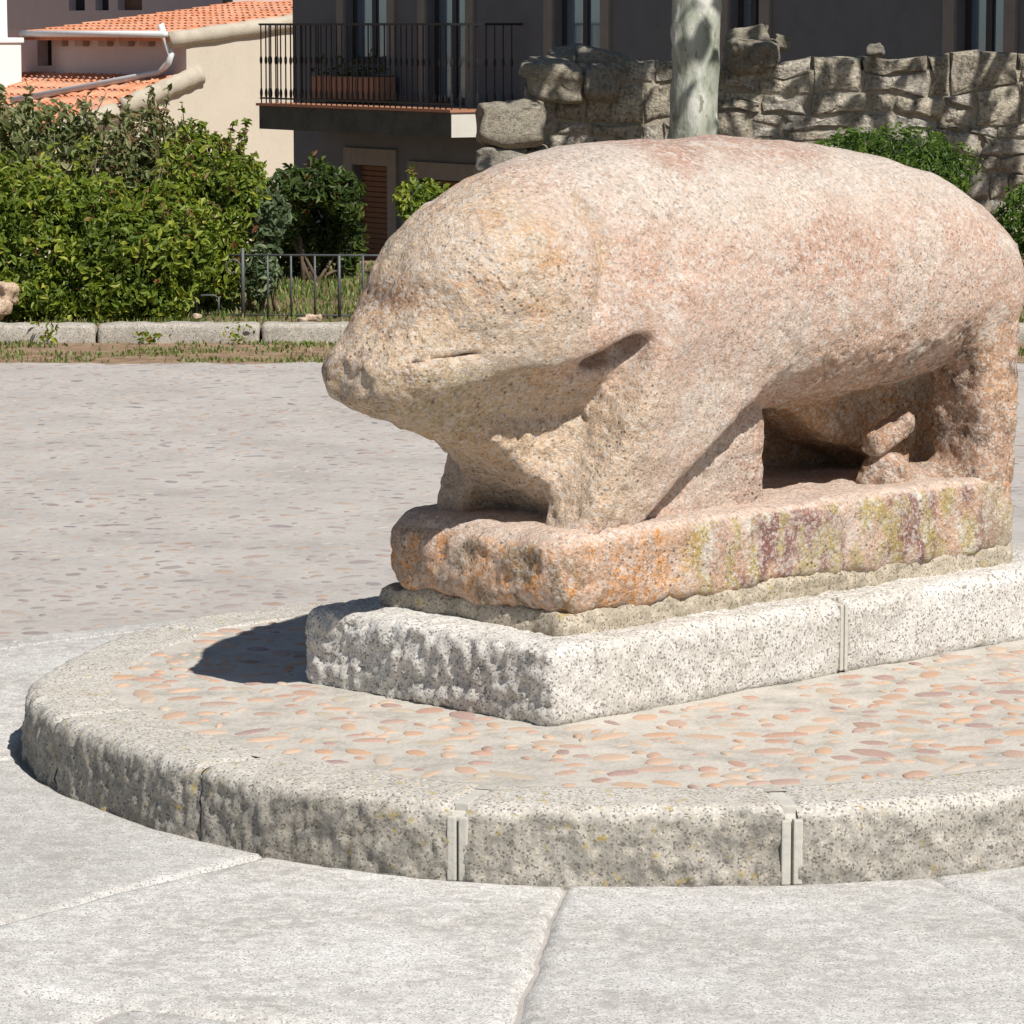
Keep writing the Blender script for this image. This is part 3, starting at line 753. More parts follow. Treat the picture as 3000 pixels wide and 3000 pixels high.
def put_cobbles(pts, meshes, parent, z, off, rng, aspect=(1.0, 1.9), ang=None, sz=0.46):
    for (x, y, r) in pts:
        o = link('cobble', rng.choice(meshes), parent)
        a = rng.uniform(*aspect); k = r * sz / math.sqrt(a)
        o.location = (x - off[0], y - off[1], z - off[2] - 0.002)
        o.scale = (k * a, k, rng.uniform(0.0025, 0.0055))
        o.rotation_euler = (rng.uniform(-0.04, 0.04), rng.uniform(-0.04, 0.04), rng.uniform(0, 3.14) if ang is None else rng.gauss(ang, 0.35))
def mass_cobbles(name, pts, mat, parent, z, off, rng, aspect=(1.0, 1.9), sz=0.46):
    vs = []; fs = []; ti = []; n = 0
    for (x, y, r) in pts:
        s = shapes[rng.randrange(10)]; a = rng.uniform(*aspect); k = r * sz / math.sqrt(a); t = rng.uniform(0, 3.14)
        v = s[0] * np.array([k * a, k, rng.uniform(0.0022, 0.005)])
        c, d = math.cos(t), math.sin(t)
        v = np.stack([v[:, 0] * c - v[:, 1] * d + x - off[0], v[:, 0] * d + v[:, 1] * c + y - off[1], v[:, 2] + z - off[2] - 0.002], 1)
        vs.append(v); fs.append(s[1] + n); n += len(v); ti.append(np.full(len(v), rng.random()))
    o = link(name, mesh_np(name, np.concatenate(vs), np.concatenate(fs), 3, [mat], True, {'tint': np.concatenate(ti)}), parent)
    o['kind'] = 'stuff'; return o
def cl(x, y, k):                          # cheap smooth clustering, about -1..1
    return (math.sin(k * (1.9 * x + 1.1 * y) + 0.4) + math.sin(k * (1.6 * y - 2.3 * x) + 1.7) + math.sin(k * (3.1 * x + 2.7 * y) + 4.0) + math.sin(k * (4.4 * y - 1.2 * x) + 2.2)) / 2.6
rng = random.Random(11)
def inview(x, y, m=0.03): return abs(x) < y * IMG / 2 / F + m
pts = scatter(12000, lambda r: (r.uniform(-1.1, 3.0), r.uniform(6.8, 10.7)), 0.052, rng,
              lambda x, y: (not in_plinth(x, y, 0.03)) and dist_out(x, y)[0] < -0.205 and rng.random() < 0.80 + 0.5 * cl(x, y, 3.0))
vis = [p for p in pts if inview(p[0], p[1]) and (p[0] + p[1] - ORI.x - ORI.y < 0 or (p[0] - ORI.x) - (p[1] - ORI.y) > 0.4 or p[0] < -0.6)]
vis.sort(key=lambda p: p[1] - 3 * p[2]); keep = set(vis[:290]); rest = [p for p in pts if p not in keep]
put_cobbles(vis[:290], cob_meshes(M['cob_warm']), platform, PZ - 0.004, OFF, rng, (1.2, 2.6))
mass_cobbles('cobbles', rest, M['cob_warm_s'], platform, PZ - 0.004, OFF, rng)

# ================================================================== GROUND
def ground_z(x, y):
    return -0.010 - 1.35 * sstep(25.5, 33, y - 0.35 * np.maximum(0, x - 0)) - 1.6 * sstep(40, 60, y)
def m_ground():
    k = NT('plaza_ground')
    sep = k.n('ShaderNodeSeparateXYZ'); k.put(sep.inputs[0], k.vec)
    mort = k.ramp(k.math('ADD', k.math('MULTIPLY', k.noise(2.2, 6, 0.65), 0.6), k.math('MULTIPLY', k.noise(55, 4, 0.7), 0.4)), [(0.3, (0.31, 0.285, 0.265)), (0.5, (0.42, 0.392, 0.365)), (0.7, (0.50, 0.472, 0.44))])
    soil = k.ramp(k.noise(9, 6, 0.7), [(0.3, (0.13, 0.085, 0.055)), (0.5, (0.26, 0.175, 0.115)), (0.72, (0.36, 0.27, 0.18))])
    edge = k.math('ADD', sep.outputs[1], k.math('MULTIPLY', k.math('SUBTRACT', k.noise(1.4, 5, 0.7), 0.5), 0.55))
    f = k.ramp(k.math('SUBTRACT', edge, 17.4, True), [(0.42, 0.0), (0.46, 1.0)])
    c = k.mix(f, mort, soil)
    return k.done(c, 0.95, k.bump(k.noise(45, 6, 0.7), 0.45, 0.008), 0.12)
gx = np.concatenate([[-700, -200, -60, -20], np.linspace(-8, 8, 33), [20, 60, 200, 700]])
gy = np.concatenate([[-300, -60, -10, 0], np.linspace(3, 24, 43), np.linspace(24.5, 36, 24), [40, 44, 48, 52, 56, 60, 70, 120, 400, 1500]])
GX, GY = np.meshgrid(gx, gy, indexing='ij')
GZ = ground_z(GX, GY)
I = np.arange(GX.size).reshape(GX.shape)
Qg = np.stack([I[:-1, :-1], I[1:, :-1], I[1:, 1:], I[:-1, 1:]], -1).reshape(-1, 4)
ground = link('ground', mesh_np('ground', np.stack([GX, GY, GZ], -1).reshape(-1, 3), Qg, 4, [m_ground()]))
tag(ground, 'pale mortared plaza ground running back to an earth bed', None, None, 'structure')

# granite slabs ringing the platform
paving = tag(link('pavement', None), 'ring of big pale granite paving slabs round the platform', None, None, 'structure')
def ring_w(nn): return 0.62 + 0.43 * sstep(0.35, -0.25, nn[..., 1])
def slab_ring(s_joints, o_in, o_out_fn, jw, seed):
    for i in range(len(s_joints)):
        a = s_joints[i]; b = s_joints[(i + 1) % len(s_joints)]
        if b < a: b += PER
        mid, mn = arcpt(np.array((a + b) / 2))
        S = np.concatenate([[a + jw, a + jw + 0.007], np.linspace(a + jw + 0.02, b - jw - 0.02, 34), [b - jw - 0.007, b - jw]]); P, Nn = arcpt(S); n_s = len(S)
        w0 = o_in(Nn); w1 = o_out_fn(Nn)
        t = np.concatenate([[0, 0.008], np.linspace(0.022, 0.978, 40), [0.992, 1]]); nt = len(t)
        D = w0[:, None] + (w1 - w0)[:, None] * t[None, :]
        XY = P[:, None, :] + Nn[:, None, :] * D[..., None]
        ed = np.minimum(np.minimum(np.arange(n_s), np.arange(n_s)[::-1])[:, None], np.minimum(np.arange(nt), np.arange(nt)[::-1])[None, :])
        Z = np.where(ed == 0, -0.010, np.where(ed == 1, 0.001, 0.0035))
        G = np.concatenate([XY, Z[..., None]], -1).reshape(-1, 3)
        e = ed.ravel() < 1
        G[:, 2] += (fbm(G, 2.0, 3, seed + i) * 0.004 + fbm(G, 12, 3, 7) * 0.0018) * (~e)
        wob = np.stack([vnoise(G, 6, seed + 3), vnoise(G, 6, seed + 4), 0 * G[:, 0]], 1) * 0.008 + np.stack([vnoise(G, 22, seed + 5), vnoise(G, 22, seed + 6), 0 * G[:, 0]], 1) * 0.003
        G = G + wob
        c = G.mean(0); c[2] = 0
        I = np.arange(n_s * nt).reshape(n_s, nt)
        q = np.stack([I[:-1, :-1], I[:-1, 1:], I[1:, 1:], I[1:, :-1]], -1).reshape(-1, 4)
        o = link('paving_slab', mesh_np('paving_slab', G - c, q[:, ::-1], 4, [M['slab']]), paving, c)
sj = [arc_of(*onz(x, y, 0).xy) for x, y in ((430, 1632), (1065, 1680), (1755, 1650))]
js = [sj[0], sj[1], sj[2]]; s = sj[2] + 0.74
while s < sj[0] + PER - 0.4:
    js.append(s); s += 0.74
slab_ring([j % PER for j in js], lambda n: np.full(len(n), 0.016), ring_w, 0.0025, 500)
slab_ring([(j + 0.33) % PER for j in js], lambda n: ring_w(n) + 0.009, lambda n: ring_w(n) + 0.9 * sstep(0.0, -0.3, n[:, 1]) + 0.10, 0.0025, 540)

# plaza cobbles behind the ring
rng = random.Random(21)
def acc(x, y):
    if y < 8.3 or abs(x) > y * 0.14 + 0.25: return False
    if x > 0.75 and y < 12: return False
    if rng.random() > 0.82 + 0.5 * cl(x, y, 1.4): return False
    d, nn = dist_out(x, y)
    return d > float(ring_w(nn)) + (0.16 if y < 12 else 0)
pts = scatter(75000, lambda r: (r.uniform(-2.9, 2.6), 8.3 + 9.5 * r.random() ** 0.9), 0.068, rng, acc)
pts.sort(key=lambda p: p[1] - (5 if (inview(p[0], p[1]) and p[0] < 0.1 * p[1] - 1.0) else 0))
put_cobbles(pts[:290], cob_meshes(M['cob_cool']), ground, -0.010, (0, 0, 0), rng, (1.2, 2.8))
mass_cobbles('cobbles', pts[290:], M['cob_cool_s'], ground, -0.010, (0, 0, 0), rng, (1.2, 2.8))
# ================================================================== PLANTING BED AT THE BACK
M['bedkerb'] = m_granite('bed_kerb_stone', (0.58, 0.54, 0.48), (0.46, 0.43, 0.38), (0.26, 0.24, 0.21), dirt=(0.20, 0.18, 0.14), dirt_amt=0.5, bump=0.5, objrand=0.15)
bed = thing('planting_bed_kerb', 'long low stone kerb holding back the planting bed below the hedge', 'kerb', (0, 19.05, 0))
x = -4.6; rng = random.Random(31)
while x < 4.4:
    L = rng.uniform(0.75, 1.15)
    lo = (x + 0.006, -0.075, -0.05); hi = (x + L - 0.006, 0.075, 0.088 + rng.uniform(-0.004, 0.004))
    V, Q, N = carve(lambda u, v, w: sd_box(u, v, w, lo, hi, 0.018), np.array(lo) - 0.05, np.array(hi) + 0.05, 0.03, lambda V, N: fbm(V, 9, 3, 601) * 0.008, 0)
    link('kerbstone', mesh_np('kerbstone', V, Q, 4, [M['bedkerb']]), bed)
    x += L
def m_soil():
    k = NT('bed_soil'); c = k.ramp(k.noise(7, 7, 0.75), [(0.3, (0.09, 0.06, 0.035)), (0.5, (0.20, 0.145, 0.085)), (0.72, (0.30, 0.24, 0.15))])
    return k.done(c, 0.95, k.bump(k.noise(30, 6, 0.7), 0.6, 0.02), 0.1)
M['soil'] = m_soil()
gx = np.linspace(-5, 5, 41); gy = np.linspace(19.10, 25.4, 30); GX, GY = np.meshgrid(gx, gy, indexing='ij')
G = np.stack([GX, GY, 0 * GX], -1).reshape(-1, 3); G[:, 2] = 0.055 + fbm(G, 1.3, 3, 611) * 0.035
G[:, 2] -= 0.3 * sstep(24.6, 25.4, G[:, 1])
I = np.arange(GX.size).reshape(GX.shape); Qg = np.stack([I[:-1, :-1], I[1:, :-1], I[1:, 1:], I[:-1, 1:]], -1).reshape(-1, 4)
tag(link('terrain', mesh_np('planting_bed', G, Qg, 4, [M['soil']])), 'bare earth of the planting bed behind the kerb', None, None, 'structure')

# grass and litter: nobody could count it
M['grass'] = m_leaf('grass_blade', (0.07, 0.12, 0.022), (0.13, 0.20, 0.04), (0.27, 0.29, 0.10), (0.33, 0.26, 0.14), 0.3)
def grass(name, label, n, sampler, zfn, hgt, seed):
    r = np.random.default_rng(seed); xy = sampler(r, n); n = len(xy)
    h = hgt * r.uniform(0.45, 1.3, n); a = r.uniform(0, 6.28, n); lean = r.normal(0, 0.35, n); w = r.uniform(0.004, 0.008, n)
    b = np.concatenate([xy, zfn(xy)[:, None]], 1)
    d = np.stack([np.cos(a), np.sin(a), 0 * a], 1); t = np.stack([-np.sin(a), np.cos(a), 0 * a], 1); up = np.array([0, 0, 1.0])
    p0 = b - d * w[:, None]; p1 = b + d * w[:, None]; m = b + up * (h * 0.6)[:, None] + t * (lean * h * 0.4)[:, None]; tip = b + up * h[:, None] + t * (lean * h * 1.2)[:, None]
    Vv = np.stack([p0, p1, m + d * w[:, None] * 0.7, m - d * w[:, None] * 0.7, tip], 1).reshape(-1, 3)
    k = np.arange(n)[:, None] * 5
    Ff = np.concatenate([k + np.array([[0, 1, 2]]), k + np.array([[0, 2, 3]]), k + np.array([[3, 2, 4]])])
    o = link(name, mesh_np(name, Vv, Ff, 3, [M['grass']], True, {'tint': np.repeat(r.random(n), 5), 'young': np.repeat((r.random(n) < 0.3) * 0.8, 5)}))
    return tag(o, label, 'grass', None, 'stuff')
def samp_patch(x0, x1, y0, y1, thr, scale, seed):
    def f(r, n):
        p = np.stack([r.uniform(x0, x1, n), r.uniform(y0, y1, n)], 1); q = np.concatenate([p, np.zeros((n, 1))], 1)
        return p[fbm(q, scale * 1.6, 4, seed) + r.normal(0, 0.28, n) > thr]
    return f
grass('grass', 'thin dry grass in the earth strip before the back kerb', 16000, samp_patch(-3.0, 3.0, 17.85, 18.97, 0.16, 1.6, 622), lambda p: np.full(len(p), -0.012), 0.022, 3)
grass('grass', 'patchy lawn behind the low iron fence', 52000, samp_patch(-3.4, 3.4, 19.15, 24.2, -0.40, 1.1, 631), lambda p: np.full(len(p), 0.05), 0.042, 4)
M['litter'] = m_leaf('dry_leaf', (0.20, 0.12, 0.06), (0.36, 0.25, 0.14), (0.52, 0.40, 0.26), (0.42, 0.22, 0.10), 0.1)

# ------------------------------------------------------------------ leaves
def leaf_mesh(name, P, Nn, size, mat, r, young, tint, aspect=0.42):
    n = len(P)
    Nn = Nn / np.linalg.norm(Nn, axis=1, keepdims=True)
    rv = r.normal(size=(n, 3)); ax = rv - (rv * Nn).sum(1, keepdims=True) * Nn; ax /= np.linalg.norm(ax, axis=1, keepdims=True)
    ax[:, 2] -= 0.25; ax /= np.linalg.norm(ax, axis=1, keepdims=True)
    sd = np.cross(Nn, ax); sd /= np.linalg.norm(sd, axis=1, keepdims=True)
    L = (size * r.uniform(0.4, 1.4, n))[:, None]; W = L * aspect * r.uniform(0.75, 1.2, n)[:, None]; fold = W * r.uniform(0.15, 0.5, n)[:, None]
    a = P - ax * L * 0.5; b = P + ax * L * 0.5 - Nn * L * 0.12
    l1 = P - sd * W * 0.5 - ax * L * 0.12 + Nn * fold; r1 = P + sd * W * 0.5 - ax * L * 0.12 + Nn * fold
    l2 = P - sd * W * 0.38 + ax * L * 0.22 + Nn * fold * 0.7; r2 = P + sd * W * 0.38 + ax * L * 0.22 + Nn * fold * 0.7
    Vv = np.stack([a, l1, l2, b, r2, r1], 1).reshape(-1, 3); k = np.arange(n)[:, None] * 6
    Ff = np.concatenate([k + np.array([[0, 3, 2, 1]]), k + np.array([[0, 5, 4, 3]])])
    return mesh_np(name, Vv, Ff, 4, [mat], False, {'tint': np.repeat(tint, 6), 'young': np.repeat(young, 6)})
def blob_points(blobs, n, r, clump=0.35, inner=0.55):
    wts = np.array([b[1][0] * b[1][1] + b[1][1] * b[1][2] + b[1][0] * b[1][2] for b in blobs]); idx = r.choice(len(blobs), n, p=wts / wts.sum())
    C = np.array([b[0] for b in blobs])[idx]; R = np.array([b[1] for b in blobs])[idx]
    d = r.normal(size=(n, 3)); d /= np.linalg.norm(d, axis=1, keepdims=True)
    rad = 1 - (1 - inner) * r.random(n) ** 2.0
    P = C + d * R * rad[:, None]
    f = fbm(P, 6.5, 3, 7)
    P = P + d * R * (f * clump)[:, None]
    return P, d, f
M['leaf_hedge'] = m_leaf('hedge_leaf', (0.065, 0.105, 0.012), (0.17, 0.235, 0.025), (0.38, 0.40, 0.06), (0.22, 0.09, 0.04))
M['leaf_pale'] = m_leaf('pale_leaf', (0.10, 0.13, 0.045), (0.20, 0.22, 0.09), (0.38, 0.37, 0.21), (0.22, 0.12, 0.06))
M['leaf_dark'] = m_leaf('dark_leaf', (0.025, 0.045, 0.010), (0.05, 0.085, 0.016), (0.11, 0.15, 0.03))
M['leaf_vine'] = m_leaf('vine_leaf', (0.06, 0.09, 0.04), (0.13, 0.18, 0.09), (0.34, 0.38, 0.26))
M['leaf_box'] = m_leaf('box_leaf', (0.04, 0.085, 0.012), (0.085, 0.155, 0.02), (0.17, 0.25, 0.045))
M['leaf_plane'] = m_leaf('plane_leaf', (0.05, 0.09, 0.02), (0.09, 0.14, 0.03), (0.16, 0.20, 0.05))
M['twig'] = plain('twig_bark', (0.13, 0.095, 0.065), 0.9, 0.3, 30)
def shrub(name, label, base, blobs, n, size, mat, seed, sprigs=(), young=0.05, stems=6, group=None, clump=0.4, core=None):
    r = np.random.default_rng(seed); root = thing(name, label, 'shrub', base, 0, group); base = np.array(base)
    P, d, f = blob_points(blobs, n, r, clump)
    keep = P[:, 2] > base[2] + 0.01; P, d, f = P[keep], d[keep], f[keep]
    Nn = d * 0.55 + np.array([0.1, -0.25, 0.5]) + r.normal(0, 0.55, P.shape)
    tint = np.clip(0.42 + 0.55 * f + r.normal(0, 0.22, len(P)), 0, 1)
    zt = P[:, 2] - base[2]; hi = zt.max()
    yg = (r.random(len(P)) < young * (0.3 + 2.5 * (zt / hi) ** 3)) * r.uniform(0.5, 1, len(P))
    Ps, Ns, Ts, Ys = [P], [Nn], [tint], [yg]
    st = MB(); sprigs = list(sprigs)
    if name == 'hedge_shrub':
        for q in range(16):
            b_ = blobs[r.integers(len(blobs))]; dd = r.normal(size=3); dd[2] = abs(dd[2]) + 0.6; dd[1] -= 0.4; dd /= np.linalg.norm(dd)
            f0 = np.array(b_[0]) + dd * np.array(b_[1]) * 0.8; sprigs.append((f0 + (dd + np.array([0, 0, 0.8])) * r.uniform(0.06, 0.16), f0, int(r.integers(10, 24))))
    for (tip, foot, nl) in sprigs:
        tip = np.array(tip); foot = np.array(foot); t = r.random(nl) ** 0.8
        q = foot + (tip - foot) * t[:, None] + r.normal(0, 0.022, (nl, 3)) * (1.3 - t)[:, None]
        Ps.append(q); Ns.append(r.normal(0, 0.7, (nl, 3)) + np.array([0, -0.3, 0.5])); Ts.append(np.clip(r.normal(0.6, 0.2, nl), 0, 1)); Ys.append((r.random(nl) < 0.12) * 0.7)
        st.tube([foot - base, (foot + tip) / 2 - base + r.normal(0, 0.01, 3), tip - base], [0.006, 0.004, 0.002], 5)
    P = np.concatenate(Ps); link('foliage', leaf_mesh('foliage', P - base, np.concatenate(Ns), size, mat, r, np.concatenate(Ys), np.concatenate(Ts)), root)
    for k in range(stems):
        b = blobs[r.integers(len(blobs))]; c = np.array(b[0]) - base
        foot = np.array([r.normal(0, 0.06), r.normal(0, 0.05), -0.02]); tip = c + r.normal(0, 0.3, 3) * np.array(b[1])
        st.tube([foot, foot * 0.5 + tip * 0.5 + r.normal(0, 0.04, 3), tip], [0.014, 0.010, 0.005], 6)
    st.build('stem', M['twig'], root, True)
    return root
def bl(px, py, Y, rpx, rpy, ry=None):      # ellipsoid given where it stands: photograph point, distance, half-sizes in pixels
    p = ony(px, py, Y); k = Y / F
    return ((p.x, p.y, p.z), (rpx * k, ry if ry else rpx * k * 0.8, rpy * k))
def gp(px, Y, z=0.05): return ((px - 966) * Y / F, Y, z)
def tip(px, py, Y): p = ony(px, py, Y); return (p.x, p.y, p.z)
shrub('hedge_shrub', 'dense green hedge shrub at the left edge of the bed, above the tan rocks', gp(60, 19.75), [bl(40, 470, 19.75, 110, 125, 0.35), bl(-40, 400, 19.8, 90, 120, 0.35), bl(90, 395, 19.9, 90, 80, 0.3), bl(70, 560, 19.6, 110, 50, 0.25)], 10000, 0.048, M['leaf_hedge'], 1, young=0.04)
shrub('hedge_shrub', 'broad green hedge shrub with reddish tips left of the iron fence', gp(250, 19.7), [bl(245, 495, 19.65, 120, 105, 0.34), bl(330, 470, 19.75, 85, 95, 0.3), bl(180, 420, 19.85, 80, 80, 0.3), bl(300, 400, 19.9, 70, 50, 0.25), bl(230, 565, 19.55, 125, 46, 0.25), bl(290, 552, 19.6, 50, 52, 0.2)], 12000, 0.048, M['leaf_hedge'], 2, young=0.045)
shrub('hedge_shrub', 'tall loose shrub with upright sprigs against the beige wall', gp(400, 20.3), [bl(420, 400, 20.2, 80, 95, 0.3), bl(380, 330, 20.4, 75, 75, 0.3), bl(455, 350, 20.3, 45, 60, 0.25), bl(410, 490, 20.2, 60, 85, 0.25)], 6400, 0.046, M['leaf_hedge'], 3,
      sprigs=[(tip(360, 222, 20.4), tip(375, 330, 20.4), 70), (tip(378, 228, 20.4), tip(388, 320, 20.4), 50), (tip(468, 226, 20.3), tip(430, 340, 20.3), 55), (tip(462, 250, 20.3), tip(448, 350, 20.3), 60), (tip(420, 270, 20.3), tip(425, 350, 20.3), 40), (tip(330, 260, 20.4), tip(350, 330, 20.4), 40)], young=0.045)
shrub('hedge_shrub', 'grey-green leathery shrub rising behind the hedge under the tiled roofs', gp(110, 21.2), [bl(90, 270, 21.2, 100, 70, 0.35), bl(-10, 250, 21.2, 80, 60, 0.3), bl(180, 300, 21.1, 70, 60, 0.3), bl(20, 330, 21.0, 120, 60, 0.3)], 3600, 0.066, M['leaf_pale'], 4, young=0.05)
shrub('hedge_shrub', 'olive shrub with bare brown gaps in the middle of the hedge', gp(285, 20.8), [bl(290, 275, 20.9, 60, 70, 0.3), bl(310, 330, 20.8, 70, 60, 0.3), bl(245, 330, 20.8, 50, 60, 0.3)], 2600, 0.050, M['leaf_pale'], 5, sprigs=[(tip(283, 196, 20.9), tip(285, 270, 20.9), 40), (tip(240, 200, 20.9), tip(255, 280, 20.9), 40)], young=0.16)
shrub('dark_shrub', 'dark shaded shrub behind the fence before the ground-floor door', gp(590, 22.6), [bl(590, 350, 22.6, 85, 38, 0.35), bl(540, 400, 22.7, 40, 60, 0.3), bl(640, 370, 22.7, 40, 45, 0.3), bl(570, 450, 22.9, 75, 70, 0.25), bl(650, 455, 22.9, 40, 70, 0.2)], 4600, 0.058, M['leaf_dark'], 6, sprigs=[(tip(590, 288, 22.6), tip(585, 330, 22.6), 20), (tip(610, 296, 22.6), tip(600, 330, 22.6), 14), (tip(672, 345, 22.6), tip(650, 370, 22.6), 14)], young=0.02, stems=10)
shrub('climbing_plant', 'pale variegated climber trailing over the iron fence', gp(500, 20.1), [bl(500, 430, 20.15, 38, 75, 0.12), bl(490, 520, 20.05, 34, 50, 0.10), bl(520, 400, 20.2, 30, 40, 0.1)], 800, 0.056, M['leaf_vine'], 7, young=0.02, stems=4)
shrub('small_shrub', 'small light green shrub just behind the animal head', gp(800, 23.0), [bl(795, 385, 23, 45, 42, 0.2), bl(830, 400, 23, 40, 40, 0.2)], 900, 0.055, M['leaf_hedge'], 8, sprigs=[(tip(776, 315, 23), tip(785, 380, 23), 28), (tip(810, 345, 23), tip(800, 390, 23), 18), (tip(845, 350, 23), tip(830, 395, 23), 14)], young=0.0)
shrub('box_ball', 'clipped dark green box ball before the rubble wall', gp(1680, 24.2), [bl(1680, 322, 24.2, 148, 82, 0.45), bl(1610, 300, 24.2, 70, 55, 0.3), bl(1760, 330, 24.2, 70, 65, 0.3)], 7000, 0.040, M['leaf_box'], 9, young=0.0, clump=0.26)
shrub('box_ball', 'brighter green box ball at the right edge behind the rump', gp(1965, 23.6), [bl(1965, 420, 23.6, 90, 72, 0.4)], 2600, 0.042, M['leaf_box'], 10, young=0.0, clump=0.2, sprigs=[(tip(1900, 350, 23.6), tip(1925, 400, 23.6), 20), (tip(1925, 345, 23.6), tip(1935, 400, 23.6), 20)])
# weeds growing at the foot of the kerb and by the fence
def weed(px, Y, h, n, label, seed):
    r = np.random.default_rng(seed); b = np.array(gp(px, Y, 0.0)); root = thing('weed', label, 'weed', b, 0)
    t = r.random(n); P = np.stack([r.normal(0, 0.035, n) * (0.6 + t), r.normal(0, 0.03, n), t * h], 1)
    link('foliage', leaf_mesh('foliage', P, r.normal(0, 0.7, (n, 3)) + np.array([0, -0.3, 0.5]), 0.035, M['leaf_hedge'], r, (r.random(n) < 0.15) * 0.7, np.clip(r.normal(0.6, 0.25, n), 0, 1)), root)
weed(92, 18.9, 0.10, 40, 'brownish weed at the kerb foot near the left edge', 1)
weed(445, 18.9, 0.11, 30, 'thin weed growing up the kerb below the fence', 2)
weed(280, 18.92, 0.05, 40, 'low weed at the kerb foot below the hedge', 5)

# rocks lying about
def rock(px, py, Y, w, h, label, mat, seed, z0=None):
    p = ony(px, py, Y); k = Y / F; z = p.z if z0 is None else z0
    rx, rz = w * k / 2, h * k / 2
    def disp(V, N): return fbm(V * np.array([1, 1, 1.0]) + seed, 3.0 / max(rx, 0.02) * 0.35, 3, 641 + seed) * min(rx, rz) * 0.6
    V, Q, N = carve(lambda u, v, w_: sd_box(u, v, w_, (-rx, -rx * 0.8, -rz), (rx, rx * 0.8, rz), min(rx, rz) * 0.6), (-rx * 1.4, -rx * 1.2, -rz * 1.4), (rx * 1.4, rx * 1.2, rz * 1.4), min(rx, rz) / 3.2, disp, 1)
    o = link('rock', mesh_np('rock', V, Q, 4, [mat]), None, (p.x, Y, z), (0, 0, seed)); tag(o, label, 'rock'); return o
M['tanrock'] = m_granite('tan_rock', (0.58, 0.45, 0.33), (0.48, 0.36, 0.26), (0.28, 0.21, 0.16), bump=0.5)
rock(12, 552, 19.35, 50, 42, 'tan rock at the left edge under the hedge, higher of two', M['tanrock'], 1)
rock(-2, 582, 19.3, 46, 34, 'tan rock at the left edge under the hedge, lower of two', M['tanrock'], 2)
rock(592, 600, 19.28, 30, 12, 'broken reddish stone behind the kerb near the animal muzzle', M['tanrock'], 3)
rock(572, 603, 19.26, 22, 8, 'small flat pale stone behind the kerb beside the reddish one', M['tanrock'], 4)
rock(372, 597, 19.28, 20, 9, 'small tan stone at the foot of the fence end', M['tanrock'], 5)

# ------------------------------------------------------------------ low iron fence
M['iron'] = plain('grey_painted_iron', (0.10, 0.105, 0.11), 0.55, 0.25, 20, 0, 0.5, 0.3)
FY = 19.75
def fx(px): return (px - 966) * FY / F
def fz(py): return ony(966, py, FY).z
fence = thing('iron_fence', 'low grey iron fence with a scroll between hedge and statue', 'fence', (fx(455), FY, 0.0))
def fl(px, py): return Vector((fx(px) - fx(455), 0, fz(py)))
def bar(name, pts, r): MB().tube(pts, r, 6).build(name, M['iron'], fence, True)
bar('top_rail', [fl(432, 481), fl(1000, 483)], 0.006)
bar('bottom_rail', [fl(368, 593), fl(1000, 598)], 0.005)
bar('post', [fl(458, 468), fl(458, 606)], 0.011)
for px in (505, 549, 594, 640, 685, 730, 776, 822, 868, 914, 960): bar('baluster', [fl(px, 482), fl(px, 598)], 0.0062 if px != 640 else 0.009)
for px in (370, 412): bar('baluster', [fl(px, 560), fl(px, 596)], 0.0055)
bar('top_rail', [fl(370, 562), fl(376, 557), fl(404, 557), fl(412, 563)], 0.005)
sc = [fl(455, 505) + Vector((-0.045 + 0.045 * math.cos(a) * (1 - 0.1 * a), 0, 0.0 + 0.05 * math.sin(a) * (1 - 0.1 * a))) for a in np.linspace(0, 5.2, 18)]
bar('scroll', sc, 0.0045)

# ================================================================== RUBBLE WALL
def m_rubble():
    k = NT('rubble_stone'); r = k.rnd()
    c = k.ramp(r, [(0.0, (0.36, 0.315, 0.25)), (0.3, (0.54, 0.48, 0.375)), (0.55, (0.45, 0.41, 0.355)), (0.8, (0.58, 0.52, 0.41)), (1.0, (0.42, 0.395, 0.36))])
    n = k.noise(9, 7, 0.72); c = k.mix(1.0, c, k.ramp(n, [(0.30, 0.35), (0.5, 0.95), (0.7, 1.30)]), 'MULTIPLY')
    c = k.mix(1.0, c, k.ramp(k.noise(38, 5, 0.75), [(0.32, 0.40), (0.52, 1.0), (0.7, 1.25)]), 'MULTIPLY')
    l = k.noise(17, 5, 0.7, k.mapv(loc=(4, 4, 4))); c = k.mix(k.ramp(l, [(0.56, 0.0), (0.64, 0.7)]), c, (0.47, 0.46, 0.42))
    l2 = k.noise(23, 5, 0.7, k.mapv(loc=(14, 2, 9))); c = k.mix(k.ramp(l2, [(0.58, 0.0), (0.66, 0.6)]), c, (0.09, 0.08, 0.07))
    h = k.math('ADD', k.math('MULTIPLY', n, 0.7), k.math('MULTIPLY', k.noise(50, 5, 0.7), 0.4))
    return k.done(c, 0.95, k.bump(h, 1.0, 0.045), 0.12)
M['rubble'] = m_rubble()
M['wallmortar'] = plain('old_wall_mortar', (0.38, 0.335, 0.265), 0.95, 0.35, 7, 0.03, 0.1)
